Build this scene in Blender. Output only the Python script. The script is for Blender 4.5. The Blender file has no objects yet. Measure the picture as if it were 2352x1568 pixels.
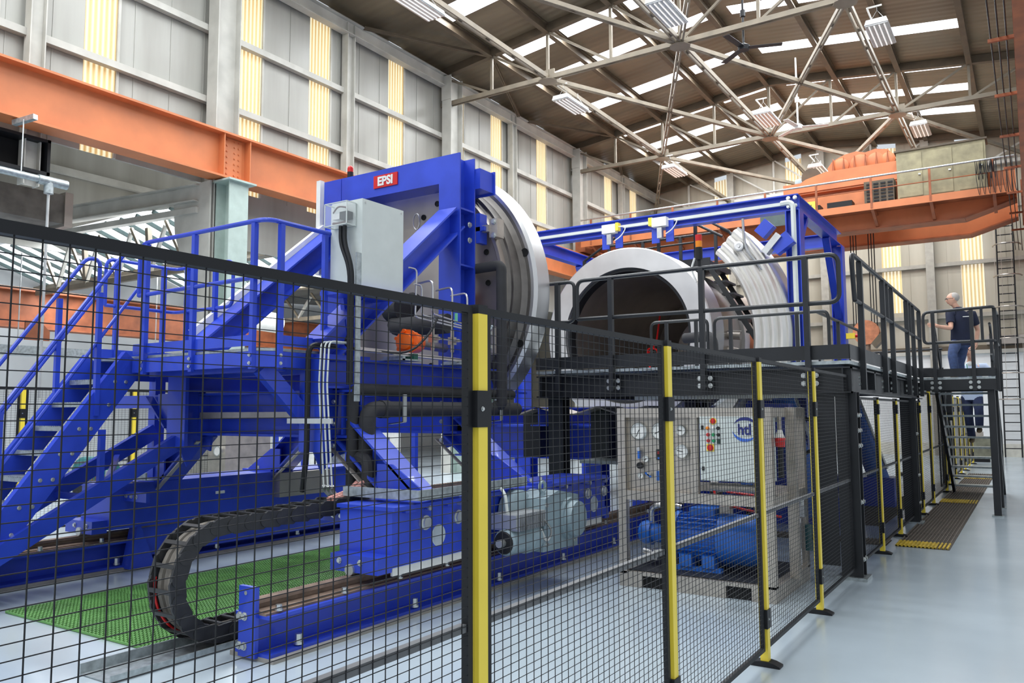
import bpy, math, random
from mathutils import Vector, Matrix
random.seed(7)
V3 = Vector; PI = math.pi
S = bpy.context.scene
COL = S.collection

# ------------------------------------------------------------------ camera
YAW, PITCH, ROLL = 0.575935, 0.0875826, -0.0047838
F = V3((-math.sin(YAW)*math.cos(PITCH), math.cos(YAW)*math.cos(PITCH), math.sin(PITCH)))
R0 = V3((math.cos(YAW), math.sin(YAW), 0)); U0 = R0.cross(F)
RR = R0*math.cos(ROLL) + U0*math.sin(ROLL); UU = -R0*math.sin(ROLL) + U0*math.cos(ROLL)
cd = bpy.data.cameras.new('camera'); cam = bpy.data.objects.new('camera', cd); COL.objects.link(cam)
cd.sensor_width = 36; cd.lens = 36*1839/2352; cd.clip_start = 0.05; cd.clip_end = 200
m = Matrix((RR, UU, -F)).transposed().to_4x4(); m.translation = (0, 0, 1.65)
cam.matrix_world = m; S.camera = cam

# ------------------------------------------------------------------ render look, world
S.view_settings.view_transform = 'Standard'; S.view_settings.look = 'None'
S.view_settings.gamma = 1; S.view_settings.use_curve_mapping = False
S.view_settings.exposure = -0.7
S.cycles.use_denoising = True; S.cycles.max_bounces = 7; S.cycles.diffuse_bounces = 4
S.cycles.glossy_bounces = 3; S.cycles.transparent_max_bounces = 8; S.cycles.sample_clamp_indirect = 6
w = bpy.data.worlds.new('daylight'); S.world = w; w.use_nodes = True
bg = w.node_tree.nodes['Background']; bg.inputs[0].default_value = (.86, .93, 1, 1); bg.inputs[1].default_value = 1.25

# roof geometry (needed by the skylights that light the hall)
XL, XR, XRIDGE = -13.9, 0.5, -6.7
def zroof(x): return 11.5 + (x+13.9)*.85/7.2 if x < XRIDGE else 12.35 - (x+6.7)*.85/7.2
SKY_Y = [(9.6, 10.3), (12.4, 13.0), (15.2, 15.9), (18.2, 18.7), (20.15, 20.65), (22.9, 23.5), (25.85, 26.35), (27.75, 28.4), (29.9, 30.6)]
SKY_X = [(-12.1, -10.42), (-10.26, -8.56), (-8.36, -6.95), (-6.28, -4.72), (-4.55, -2.97), (-2.78, -1.12)]
def sky_used(i, j): return not (j in (3,) and i == 2)
def area(loc, sx, sy, power, rot=(0, 0, 0), col=(.93, .97, 1)):
    l = bpy.data.lights.new('skylight_daylight', 'AREA'); l.shape = 'RECTANGLE'; l.size = sx; l.size_y = sy
    l.energy = power; l.color = col
    o = bpy.data.objects.new('skylight_daylight', l); o.location = loc; o.rotation_euler = rot; COL.objects.link(o); return o
for i, (a, b) in enumerate(SKY_Y):              # daylight coming in through each row of roof lights
    for j, (c, d) in enumerate(SKY_X):
        x = (c+d)/2; area((x, (a+b)/2, zroof(x)-.05), d-c, b-a, 150, (0, -math.atan(.118) if x < XRIDGE else math.atan(.118), 0))
for y in (-4.5, -1.5, 1.5, 4.5, 7.0):           # area lights added for unseen roof lights over and behind the photographer
    for x, pw in ((-10.3, 420), (-3.1, 240)): area((x, y, 11.6), 5, .7, pw)  # left row stronger to brighten the floor on that side
area((-17.5, 10.7, 5.5), 6, 1.6, 620, (math.radians(-19), 0, 0))      # glazed roof of the side bay
area((-17, 15.5, 5.7), 5, 1.6, 620)

# ------------------------------------------------------------------ materials
def lin(c): return tuple(((v/255)/12.92 if v/255 <= .04045 else ((v/255+.055)/1.055)**2.4) for v in c)
MATS = {}
def mat(name, rgb, rough=.5, metal=0.0, var=.06, scale=6.0, bump=0.0, bscale=40.0, emit=None, estr=0, coat=0, spec=.5, stretch=None):
    """procedural paint/metal: base colour with soft noise variation, optional bump"""
    m = bpy.data.materials.new(name); m.use_nodes = True; nt = m.node_tree; N = nt.nodes; L = nt.links
    p = N['Principled BSDF']; c = lin(rgb)
    p.inputs['Roughness'].default_value = rough; p.inputs['Metallic'].default_value = metal
    p.inputs['Specular IOR Level'].default_value = spec; p.inputs['Coat Weight'].default_value = coat
    tc = N.new('ShaderNodeTexCoord'); src = tc.outputs['Object']
    if stretch:
        mp = N.new('ShaderNodeMapping'); mp.inputs['Scale'].default_value = stretch; L.new(src, mp.inputs[0]); src = mp.outputs[0]
    if var:
        nz = N.new('ShaderNodeTexNoise'); nz.inputs['Scale'].default_value = scale; nz.inputs['Detail'].default_value = 5
        cr = N.new('ShaderNodeValToRGB'); L.new(src, nz.inputs['Vector']); L.new(nz.outputs['Fac'], cr.inputs['Fac'])
        cr.color_ramp.elements[0].position = .3; cr.color_ramp.elements[1].position = .7
        cr.color_ramp.elements[0].color = (*[max(0, v*(1-2*var)) for v in c], 1)
        cr.color_ramp.elements[1].color = (*[min(1, v*(1+2*var)) for v in c], 1)
        L.new(cr.outputs[0], p.inputs['Base Color'])
        rm = N.new('ShaderNodeMath'); rm.operation = 'MULTIPLY_ADD'; rm.inputs[1].default_value = .16; rm.inputs[2].default_value = rough-.08
        L.new(nz.outputs['Fac'], rm.inputs[0]); L.new(rm.outputs[0], p.inputs['Roughness'])
    else: p.inputs['Base Color'].default_value = (*c, 1)
    if bump:
        nb = N.new('ShaderNodeTexNoise'); nb.inputs['Scale'].default_value = bscale; L.new(src, nb.inputs['Vector'])
        bp = N.new('ShaderNodeBump'); bp.inputs['Strength'].default_value = bump; bp.inputs['Distance'].default_value = .01
        L.new(nb.outputs['Fac'], bp.inputs['Height']); L.new(bp.outputs[0], p.inputs['Normal'])
    if emit:
        p.inputs['Emission Color'].default_value = (*lin(emit), 1); p.inputs['Emission Strength'].default_value = estr
    MATS[name] = m; return m
def streaky(name, rgb, rgb2, axis, scale, rough, ribs=0, rib_axis=None, bump=.4, emit=None, estr=0, dirt=.5):
    """sheet cladding: ribs (wave bump) across one axis and stains drawn out along another"""
    m = mat(name, rgb, rough, var=0); nt = m.node_tree; N = nt.nodes; L = nt.links; p = N['Principled BSDF']
    tc = N.new('ShaderNodeTexCoord'); mp = N.new('ShaderNodeMapping'); L.new(tc.outputs['Object'], mp.inputs[0])
    sc = [scale]*3; sc['XYZ'.index(axis)] = scale*.08; mp.inputs['Scale'].default_value = sc
    nz = N.new('ShaderNodeTexNoise'); nz.inputs['Scale'].default_value = 1; nz.inputs['Detail'].default_value = 6; L.new(mp.outputs[0], nz.inputs['Vector'])
    cr = N.new('ShaderNodeValToRGB'); L.new(nz.outputs['Fac'], cr.inputs['Fac'])
    cr.color_ramp.elements[0].position = .5-dirt*.4; cr.color_ramp.elements[1].position = .5+dirt*.3
    cr.color_ramp.elements[0].color = (*lin(rgb2), 1); cr.color_ramp.elements[1].color = (*lin(rgb), 1)
    L.new(cr.outputs[0], p.inputs['Base Color'])
    if ribs:
        wv = N.new('ShaderNodeTexWave'); wv.bands_direction = rib_axis; wv.inputs['Scale'].default_value = ribs
        L.new(tc.outputs['Object'], wv.inputs['Vector']); b = N.new('ShaderNodeBump'); b.inputs['Strength'].default_value = bump
        b.inputs['Distance'].default_value = .03; L.new(wv.outputs['Fac'], b.inputs['Height']); L.new(b.outputs[0], p.inputs['Normal'])
    if emit:
        em = N.new('ShaderNodeMixRGB'); em.inputs[1].default_value = (*lin(emit[0]), 1); em.inputs[2].default_value = (*lin(emit[1]), 1)
        L.new((wv if ribs else nz).outputs['Fac'], em.inputs[0]); L.new(em.outputs[0], p.inputs['Emission Color']); p.inputs['Emission Strength'].default_value = estr
    return m

BLUE = mat('blue_paint', (40, 68, 190), .36, var=.08, scale=2.5, coat=.15)
BLUE2 = mat('blue_pump_paint', (30, 98, 190), .4, var=.06)
ORANGE = mat('orange_crane_paint', (202, 120, 74), .5, var=.07, scale=1.5)
ORANGE_D = mat('old_orange_paint', (156, 88, 54), .6, var=.14, scale=3)
ORANGE_B = mat('bright_orange_enamel', (255, 112, 18), .35, var=.02)
YELLOW = mat('yellow_powder_coat', (250, 222, 72), .4, var=.02)
BLACK = mat('black_powder_coat', (30, 31, 34), .5, var=.06, spec=.3)
BLACKS = mat('black_steel_paint', (30, 32, 36), .42, var=.1)
RUBBER = mat('black_foam_lagging', (50, 50, 52), .85, var=.1, bump=.15, bscale=120)
PLASTIC = mat('black_chain_plastic', (40, 41, 43), .5, var=.15, scale=14)
HOSE = mat('dusty_grey_hose', (112, 106, 98), .7, var=.12)
STEEL = mat('brushed_stainless', (226, 224, 220), .38, .92, var=.025, scale=2)
STEEL_M = mat('machined_steel', (205, 204, 204), .36, .92, var=.035, scale=2)
STEEL_D = mat('dark_turned_steel', (176, 168, 160), .42, .85, var=.06, scale=2)
STEEL_S = mat('satin_sheet_stainless', (186, 178, 168), .45, .75, var=.07, scale=8)
ZINC = mat('zinc_plated_bolt', (205, 208, 206), .3, .9, var=.05)
GALV = mat('galvanised_steel', (172, 180, 182), .42, .7, var=.12, scale=22)
RUST = mat('rusty_rail_steel', (134, 114, 100), .6, .35, var=.16, scale=9)
WHITE = mat('white_paint', (226, 226, 222), .5, var=.04)
GREYBEAM = mat('pale_grey_structural_paint', (182, 180, 172), .55, var=.08, scale=2)
BEIGE = mat('dusty_beige_roof_steel', (126, 116, 100), .6, var=.1, scale=3)
BROWN = mat('dark_brown_roof_steel', (92, 80, 64), .6, var=.12, scale=3)
PALEGREEN = mat('pale_green_column_paint', (176, 192, 184), .5, var=.04)
CAB = mat('light_grey_cabinet_enamel', (206, 212, 208), .42, var=.02)
MOTORG = mat('grey_gearbox_paint', (138, 156, 164), .42, var=.05)
ALU = mat('cast_aluminium', (190, 192, 192), .4, .8, var=.06)
RED = mat('red_plastic', (205, 30, 30), .35, var=.02)
GREEN = mat('green_plastic', (20, 150, 90), .35, var=.02)
AMBER = mat('amber_plastic', (240, 140, 20), .35, var=.02)
DARK = mat('dark_void', (14, 14, 15), .9, var=0)  # near-black, the shade inside holes and openings put into the colour
GIRT_E = mat('dusty_end_wall_steel', (158, 153, 142), .6)
GROOVE = mat('shadow_grey_turned_steel', (122, 118, 114), .45, .85, var=.08)  # shade of the door's groove put into a darker steel colour
MIDR = mat('grey_mid_rail_paint', (96, 97, 99), .5)
DULL = mat('dull_sooty_sheet', (112, 108, 102), .6, .4, var=.2, scale=3)
GRATE_G = mat('green_frp_grating', (104, 158, 84), .6, var=.12, scale=3)
GRATE_B = mat('brown_walkway_grating', (122, 112, 102), .6, .3, var=.12, scale=6)
GRATE_Y = mat('worn_yellow_grating_paint', (206, 174, 50), .6, var=.2, scale=12)
CLADDING = streaky('grey_white_cladding', (172, 171, 164), (142, 140, 132), 'Z', 1.6, .34, dirt=.6)
CLAD_END = streaky('cream_grey_cladding', (180, 173, 157), (150, 142, 124), 'Z', 1.4, .5, dirt=.6)
TRANSLU = streaky('yellowed_translucent_sheet', (190, 168, 116), (150, 128, 84), 'Z', 2, .4, 3.1, 'Y', .7, ((190, 148, 84), (255, 246, 214)), 1.5)
TRANSLU_E = streaky('yellowed_translucent_sheet_end', (214, 190, 130), (176, 150, 96), 'Z', 2, .4, 2.6, 'X', .7, ((150, 128, 94), (252, 247, 232)), 1.3)
ROOF = streaky('brown_corrugated_roof', (122, 110, 90), (84, 74, 58), 'X', 1.2, .42, 1.3, 'Y', .22, dirt=.6)
ROOF2 = streaky('grey_corrugated_roof', (150, 146, 138), (112, 106, 98), 'X', 1.2, .5, 2.2, 'Y', .5)
SKY = mat('lit_roof_light', (240, 244, 250), .5, var=0, emit=(246, 250, 255), estr=3.2)
SKYG = mat('lit_side_bay_glazing', (236, 242, 246), .5, var=0, emit=(246, 250, 255), estr=2.0)
WALLW = mat('white_painted_blockwork', (228, 230, 230), .7, var=.03, scale=1.2)
TUBE = mat('lamp_tube', (250, 250, 250), .4, var=0, emit=(255, 250, 240), estr=.8)
GLASSP = bpy.data.materials.new('clear_polycarbonate'); GLASSP.use_nodes = True
_p = GLASSP.node_tree.nodes['Principled BSDF']; _p.inputs['Base Color'].default_value = (.86, .9, .9, 1); _p.inputs['Roughness'].default_value = .06; _p.inputs['Alpha'].default_value = .22
FLOOR = mat('grey_epoxy_floor', (172, 184, 192), .2, var=.025, scale=.9, spec=.55, bump=.03, bscale=3)

# ------------------------------------------------------------------ mesh builder
class M:
    def __init__(s): s.v = []; s.f = []
    def add(s, vs, fs):
        n = len(s.v); s.v += [tuple(v) for v in vs]; s.f += [tuple(i+n for i in f) for f in fs]; return s
    def box(s, a, b):
        x0, y0, z0 = a; x1, y1, z1 = b
        return s.add([(x0,y0,z0),(x1,y0,z0),(x1,y1,z0),(x0,y1,z0),(x0,y0,z1),(x1,y0,z1),(x1,y1,z1),(x0,y1,z1)],
                     [(3,2,1,0),(4,5,6,7),(0,1,5,4),(1,2,6,5),(2,3,7,6),(3,0,4,7)])
    def bar(s, p, q, w, h, up=(0,0,1), off=(0,0)):
        p = V3(p); q = V3(q); d = (q-p).normalized(); u = V3(up)
        if abs(d.dot(u)) > .98: u = V3((1,0,0)) if abs(d.x) < .9 else V3((0,1,0))
        sd = d.cross(u).normalized(); u = sd.cross(d)
        p = p + sd*off[0] + u*off[1]; q = q + sd*off[0] + u*off[1]
        c = [(-w/2,-h/2),(w/2,-h/2),(w/2,h/2),(-w/2,h/2)]
        return s.add([e+sd*a+u*b for e in (p,q) for a,b in c], [(0,1,2,3),(7,6,5,4),(0,4,5,1),(1,5,6,2),(2,6,7,3),(3,7,4,0)])
    def ib(s, p, q, w, h, tf=.015, tw=.01, up=(0,0,1)):
        s.bar(p,q,w,tf,up,(0,h/2-tf/2)); s.bar(p,q,w,tf,up,(0,-h/2+tf/2)); return s.bar(p,q,tw,h-2*tf,up)
    def ch(s, p, q, w, h, t=.01, up=(0,0,1), side=1):
        s.bar(p,q,w,t,up,(0,h/2-t/2)); s.bar(p,q,w,t,up,(0,-h/2+t/2)); return s.bar(p,q,t,h-2*t,up,(side*(w/2-t/2),0))
    def cyl(s, p, q, r, r2=None, n=14, caps=True):
        p = V3(p); q = V3(q); r2 = r if r2 is None else r2; d = (q-p).normalized()
        a = d.orthogonal().normalized(); b = d.cross(a)
        vs = [p+(a*math.cos(t)+b*math.sin(t))*r for t in [2*PI*i/n for i in range(n)]] + [q+(a*math.cos(t)+b*math.sin(t))*r2 for t in [2*PI*i/n for i in range(n)]]
        fs = [(i,(i+1)%n,n+(i+1)%n,n+i) for i in range(n)]
        if caps: fs += [tuple(range(n-1,-1,-1)), tuple(range(n,2*n))]
        return s.add(vs, fs)
    def tube(s, pts, r, n=8, closed=False):
        pts = [V3(p) for p in pts]; k = len(pts); vs = []; prev = None
        for i, p in enumerate(pts):
            if closed: d = (pts[(i+1)%k]-pts[i-1]).normalized()
            else: d = ((pts[min(i+1,k-1)]-p).normalized() + (p-pts[max(i-1,0)]).normalized()).normalized()
            if prev is None: a = d.orthogonal().normalized()
            else:
                a = prev - d*prev.dot(d); a = a.normalized() if a.length > 1e-6 else d.orthogonal().normalized()
            prev = a; b = d.cross(a)
            vs += [p+(a*math.cos(2*PI*j/n)+b*math.sin(2*PI*j/n))*r for j in range(n)]
        fs = []
        for i in range(k if closed else k-1):
            o = i*n; o2 = ((i+1)%k)*n
            fs += [(o+j, o+(j+1)%n, o2+(j+1)%n, o2+j) for j in range(n)]
        if not closed: fs += [tuple(range(n-1,-1,-1)), tuple(range((k-1)*n, k*n))]
        return s.add(vs, fs)
    def lathe(s, c, axis, prof, n=32, a0=0, a1=2*PI):
        """prof: (along axis, radius); axis a unit vector; angle measured from +X (or +Y) towards +Z for a Y axis"""
        c = V3(c); ax = V3(axis).normalized()
        e1 = V3((1,0,0)) if abs(ax.x) < .9 else V3((0,1,0))
        e1 = (e1-ax*e1.dot(ax)).normalized(); e2 = V3((0,0,1)) if abs(ax.z) < .9 else V3((0,1,0))
        e2 = (e2-ax*e2.dot(ax)-e1*e2.dot(e1)).normalized()
        full = abs(a1-a0-2*PI) < 1e-4; m = n if full else n+1; vs = []
        for h, r in prof:
            for i in range(m):
                t = a0+(a1-a0)*i/n; vs.append(c+ax*h+(e1*math.cos(t)+e2*math.sin(t))*r)
        fs = []
        for k in range(len(prof)-1):
            for i in range(n if full else m-1):
                j = (i+1) % m; fs.append((k*m+i, k*m+j, (k+1)*m+j, (k+1)*m+i))
        return s.add(vs, fs)
    def prism(s, poly, axis, a, b):
        k = 'xyz'.index(axis); n = len(poly)
        def P(u, v, t):
            r = [u, v]; r.insert(k, t); return r
        vs = [P(u,v,a) for u,v in poly]+[P(u,v,b) for u,v in poly]
        return s.add(vs, [tuple(range(n-1,-1,-1)), tuple(range(n,2*n))]+[(i,(i+1)%n,n+(i+1)%n,n+i) for i in range(n)])
    def slab(s, quad, t):
        """thickened quad"""
        q = [V3(p) for p in quad]; nn = (q[1]-q[0]).cross(q[-1]-q[0]).normalized()*t; n = len(q)
        return s.add(q+[p-nn for p in q], [tuple(range(n)), tuple(range(2*n-1,n-1,-1))]+[(i,n+i,n+(i+1)%n,(i+1)%n) for i in range(n)])
    def ball(s, c, r, n=12, sc=(1,1,1)):
        k = n//2; vs = []
        for i in range(k+1):
            t = PI*i/k
            for j in range(n): vs.append((c[0]+r*sc[0]*math.sin(t)*math.cos(2*PI*j/n), c[1]+r*sc[1]*math.sin(t)*math.sin(2*PI*j/n), c[2]+r*sc[2]*math.cos(t)))
        return s.add(vs, [(i*n+j, i*n+(j+1)%n, (i+1)*n+(j+1)%n, (i+1)*n+j) for i in range(k) for j in range(n)])
def _limb(s, pts, n=14):
    k = len(pts); vs = []; P = [V3(p) for p, r in pts]; prev = None
    for i in range(k):
        d = (P[min(i+1,k-1)]-P[max(i-1,0)]).normalized()
        a = d.orthogonal().normalized() if prev is None else (prev-d*prev.dot(d)).normalized()
        prev = a; b = d.cross(a); vs += [P[i]+(a*math.cos(2*PI*j/n)+b*math.sin(2*PI*j/n))*pts[i][1] for j in range(n)]
    fs = [(i*n+j, i*n+(j+1)%n, (i+1)*n+(j+1)%n, (i+1)*n+j) for i in range(k-1) for j in range(n)]
    return s.add(vs, fs+[tuple(range(n-1,-1,-1)), tuple(range((k-1)*n, k*n))])
def _loft(s, rings, side, n=22):
    side = V3(side).normalized(); fw = side.cross(V3((0,0,1))).normalized(); side = V3((0,0,1)).cross(fw); vs = []
    for c, rx, ry in rings: vs += [V3(c)+side*rx*math.cos(2*PI*j/n)+fw*ry*math.sin(2*PI*j/n) for j in range(n)]
    k = len(rings); fs = [(i*n+j, i*n+(j+1)%n, (i+1)*n+(j+1)%n, (i+1)*n+j) for i in range(k-1) for j in range(n)]
    return s.add(vs, fs+[tuple(range(n-1,-1,-1)), tuple(range((k-1)*n, k*n))])
M.limb = _limb; M.loft = _loft
def rnd(pts, r, n=5, closed=False):
    """round the corners of a polyline"""
    pts = [V3(p) for p in pts]; k = len(pts); out = []
    for i, p in enumerate(pts):
        if not closed and i in (0, k-1): out.append(p); continue
        a = pts[i-1]-p; b = pts[(i+1)%k]-p; rr = min(r, a.length*.49, b.length*.49); A = p+a.normalized()*rr; B = p+b.normalized()*rr
        for j in range(n+1):
            t = j/n; out.append(A*(1-t)**2+p*2*t*(1-t)+B*t*t)
    return out
WL = {}
def ob(name, mb, m, parent=None, kind=None, ang=35, weld=True):
    me = bpy.data.meshes.new(name); o = bpy.data.objects.new(name, me); COL.objects.link(o)
    base = WL.get(parent.name, V3((0,0,0))) if parent else V3((0,0,0))
    me.from_pydata([tuple(V3(v)-base) for v in mb.v], [], mb.f); me.validate()
    me.polygons.foreach_set('use_smooth', [True]*len(me.polygons)); me.set_sharp_from_angle(angle=math.radians(ang))
    me.materials.append(m)
    if parent: o.parent = parent
    WL[o.name] = base
    if kind: o['kind'] = kind
    return o
def tag(o, label, cat, group=None):
    o['label'] = label; o['category'] = cat
    if group: o['group'] = group
    return o
def thing(name, label, cat, loc=(0,0,0), group=None):
    o = bpy.data.objects.new(name, None); o.empty_display_size = .2; COL.objects.link(o); o.location = loc; WL[o.name] = V3(loc)
    return tag(o, label, cat, group)
def struct(name, mb, m): return ob(name, mb, m, None, 'structure')
def stuff(o): o['kind'] = 'stuff'; return o
def dup(root, d, label=None, group=None, rz=0):
    r = root.copy(); COL.objects.link(r); r.location = root.location+V3(d); r.rotation_euler.z += rz; WL[r.name] = V3(r.location)
    if label: r['label'] = label
    if group: r['group'] = group
    for ch in list(root.children):
        c = ch.copy(); COL.objects.link(c); c.parent = r
        for g in list(ch.children):
            e = g.copy(); COL.objects.link(e); e.parent = c
    return r
_bolt = {}
def bolts(pts, d, r, parent, m=ZINC, name='bolt', h=None):
    """hex-headed bolts, each its own part sharing one mesh"""
    d = V3(d).normalized(); h = h or r*.9; key = (tuple(round(x,3) for x in d), r, h, m.name, name)
    base = WL.get(parent.name, V3((0,0,0)))
    for p in pts:
        if key not in _bolt:
            mb = M().cyl((0,0,0), d*h, r, n=6).cyl((0,0,0), d*h*.25, r*1.35, n=12)
            o = ob(name, mb, m); _bolt[key] = o.data; o.parent = parent
        else:
            o = bpy.data.objects.new(name, _bolt[key]); COL.objects.link(o); o.parent = parent
        o.location = V3(p)-base; WL[o.name] = V3(p)
def text(name, s, size, mtx, m, parent, offset=0.0, extrude=.002, sx=1):
    cu = bpy.data.curves.new(name, 'FONT'); cu.body = s; cu.size = size; cu.align_x = 'CENTER'; cu.align_y = 'CENTER'; cu.extrude = extrude; cu.offset = offset
    t = bpy.data.objects.new(name, cu); COL.objects.link(t); dg = bpy.context.evaluated_depsgraph_get()
    me = bpy.data.meshes.new_from_object(t.evaluated_get(dg)); bpy.data.objects.remove(t); bpy.data.curves.remove(cu)
    base = WL.get(parent.name, V3((0,0,0)))
    me.transform(Matrix.Translation(-base) @ mtx @ Matrix.Diagonal((sx,1,1,1))); me.materials.clear(); me.materials.append(m)
    o = bpy.data.objects.new(name, me); COL.objects.link(o); o.parent = parent; WL[o.name] = base; return o
def frame(o, ex, ey):
    """matrix with local X along ex, local Y along ey, at o"""
    ex = V3(ex).normalized(); ey = V3(ey).normalized(); ez = ex.cross(ey); m = Matrix((ex,ey,ez)).transposed().to_4x4(); m.translation = o; return m
# ================================================================== the setting
struct('floor', M().slab([(-24,-3,0),(4,-3,0),(4,34,0),(-24,34,0)], .2), FLOOR)
# roof sheeting with the roof lights left open, one pane in each opening
def roof_side(xs, name):
    mb = M(); ys = [0.0]
    for a, b in SKY_Y: ys += [a, b]
    ys += [33.3]
    for yi in range(len(ys)-1):
        i = (yi-1)//2 if yi % 2 else -1
        for k in range(len(xs)-1):
            j = next((j for j, (c, d) in enumerate(SKY_X) if abs(c-xs[k]) < 1e-6 and abs(d-xs[k+1]) < 1e-6), -1)
            if i >= 0 and j >= 0 and sky_used(i, j): continue
            q = [(xs[k], ys[yi], zroof(xs[k])), (xs[k], ys[yi+1], zroof(xs[k])), (xs[k+1], ys[yi+1], zroof(xs[k+1])), (xs[k+1], ys[yi], zroof(xs[k+1]))]
            mb.add(q, [(0,1,2,3)])
    return struct(name, mb, ROOF)
lx = [XL]+[v for c in SKY_X[:3] for v in c]+[XRIDGE]; rx = [XRIDGE]+[v for c in SKY_X[3:] for v in c]+[3.0]
roof_side(lx, 'ceiling'); roof_side(rx, 'ceiling_right')
wn = 1
for i, (a, b) in enumerate(SKY_Y):
    for j, (c, d) in enumerate(SKY_X):
        if not sky_used(i, j): continue
        mb = M().slab([(c,a,zroof(c)+.02),(d,a,zroof(d)+.02),(d,b,zroof(d)+.02),(c,b,zroof(c)+.02)], .02)
        struct('window_%d' % wn, mb, SKY); wn += 1
# left wall: cladding above the side bay with translucent strips let in
STR_Y = [(5.25,5.95),(7.41,8.0),(10.71,11.3),(12.70,13.33),(15.45,16.03),(18.16,18.74),(20.23,20.8),(23.0,23.6),(25.74,26.35),(28.2,28.8),(30.6,31.2)]
mb = M(); y = 1.0
for a, b in STR_Y+[(33.2, 33.2)]:
    mb.slab([(XL,y,6.3),(XL,a,6.3),(XL,a,11.55),(XL,y,11.55)], .06); y = b
mb.slab([(XL,10.4,5.1),(XL,33.2,5.1),(XL,33.2,6.3),(XL,10.4,6.3)], .06)
struct('wall_left', mb, CLADDING)
for a, b in STR_Y:
    struct('window_%d' % wn, M().slab([(XL+.005,a,6.3),(XL+.005,b,6.3),(XL+.005,b,10.98),(XL+.005,a,10.98)], .03), TRANSLU); wn += 1
    struct('trim_strip', M().bar((XL+.02,b+.03,6.3),(XL+.02,b+.03,10.98),.05,.04), GREYBEAM)
# vertical sheet joints as thin cover laps
for y in [v*.75+1.6 for v in range(42)]:
    if not any(a-.08 < y < b+.1 for a, b in STR_Y): struct('trim_lap', M().box((XL,y,6.3),(XL+.012,y+.02,11.0)), CLADDING)
k = 1
for z in (8.0, 9.5):                                  # horizontal girts
    struct('trim_%d' % k, M().ch((XL+.09,1,z),(XL+.09,33.2,z),.14,.13,.012), GREYBEAM); k += 1
struct('trim_%d' % k, M().ib((XL+.22,1,11.08),(XL+.22,33.2,11.08),.22,.34), GREYBEAM); k += 1   # eaves beam
# end wall
GX = lambda x: zroof(x)
ES = [(-11.1,-10.3),(-8.1,-7.45),(-4.62,-3.95),(-1.98,-1.26)]
xs = [-24.0, XL]; mb = M(); x = XL
for a, b in ES+[(3.0,3.0)]:
    pts = [(x,33.2,3.9),(a,33.2,3.9)]
    if x < XRIDGE < a: top = [(a,33.2,zroof(a)),(XRIDGE,33.2,zroof(XRIDGE)),(x,33.2,zroof(x))]
    else: top = [(a,33.2,zroof(a)),(x,33.2,zroof(x))]
    mb.slab(pts+top, .08); x = b
    if a < 3: mb.slab([(a,33.2,3.9),(b,33.2,3.9),(b,33.2,5.3),(a,33.2,5.3)], .08)
mb.slab([(-24,33.2,0),(XL,33.2,0),(XL,33.2,8),(-24,33.2,8)], .08)
struct('wall_end', mb, CLAD_END)
for a, b in ES:
    struct('window_%d' % wn, M().slab([(a,33.21,5.3),(b,33.21,5.3),(b,33.21,zroof(b)-.35),(a,33.21,zroof(a)-.35)], .03), TRANSLU_E); wn += 1
struct('wall_end_lower', M().box((XL,33.1,0),(3,33.3,3.65)), WALLW)
struct('trim_%d' % k, M().box((XL,33.0,3.65),(3,33.3,3.78)), GREYBEAM); k += 1
struct('trim_%d' % k, M().box((XL,33.06,3.78),(3,33.3,3.95)), BROWN); k += 1
struct('baseboard_end', M().box((XL,33.07,0),(3,33.1,.45)), mat('cream_plinth', (214,212,200), .7)); 
for z in (5.05, 6.97, 8.9, 10.6):
    struct('trim_%d' % k, M().ch((XL,33.12,z),(3,33.12,z),.14,.14,.012), GIRT_E); k += 1
for x in [v*.62-13.6 for v in range(27)]:
    if not any(a-.1 < x < b+.1 for a, b in ES): struct('trim_lap', M().box((x,33.185,3.95),(x+.02,33.2,zroof(x)-.2)), CLAD_END)
# far wall of the side bay
struct('wall_side_bay', M().box((-24.2,-3,0),(-24,34,8)), WALLW)

# ------------------------------------------------------------------ steel columns along the left wall
def column(y, label, big=True):
    t = thing('steel_column', label, 'column', (XL+.3,y,0), 'steel columns along the left wall')
    x = XL+(.34 if big else .18); wd = .55 if big else .3
    ob('column_shaft', M().ib((x,y,0 if big else 5.4),(x,y,11.2),.32 if big else .2,wd if big else .26,.02,.014,up=(0,1,0)), GREYBEAM, t)
    if big:
        ob('splice_plate', M().box((x-.17,y-.29,10.5),(x+.17,y-.28,11.2)), GREYBEAM, t)
    return t
cl = {10.1:'broad pale grey steel column above the bolted splice of the orange runway beam',
      17.8:'pale grey steel column behind the portal top, where the first roof truss lands',
      25.5:'pale grey steel column standing where the second roof truss lands on the left wall',
      6.5:'slim white post on the left wall near the left edge of the view',13.8:'slim white wall post directly above the beacon on the blue portal',
      21.2:'slim grey wall post between the first and second truss columns',29.4:'slim grey wall post nearest the end wall'}
for y, l in cl.items(): column(y, l, y in (10.1, 17.8, 25.5))
for x, l in ((-2.95,'grey end wall column right of the climbing men\'s stair, seen above the dark shirted man'),(-6.65,'grey end wall column under the ridge, half hidden by the crane'),(-10.3,'grey end wall column behind the black tank-top handrails')):
    t = thing('end_wall_column', l, 'column', (x,33.0,0))
    ob('column_shaft', M().ib((x,33.0,0),(x,33.0,zroof(x)-.2),.28,.3,.018,.012,up=(0,1,0)), GIRT_E, t)
t = thing('crane_column', 'pale green steel column carrying the orange crane runway beam', 'column', (-13.2,10.1,0), 'pale green runway columns')
ob('column_shaft', M().ib((-13.2,10.1,0),(-13.2,10.1,6.2),.45,.42,.025,.016,up=(1,0,0)), PALEGREEN, t)
ob('cap_plate', M().box((-13.5,9.8,6.2),(-12.9,10.45,6.235)), PALEGREEN, t)
t = thing('crane_column', 'pale green steel column carrying the runway beam farther back behind the vessel door', 'column', (-13.2,17.8,0), 'pale green runway columns')
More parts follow.
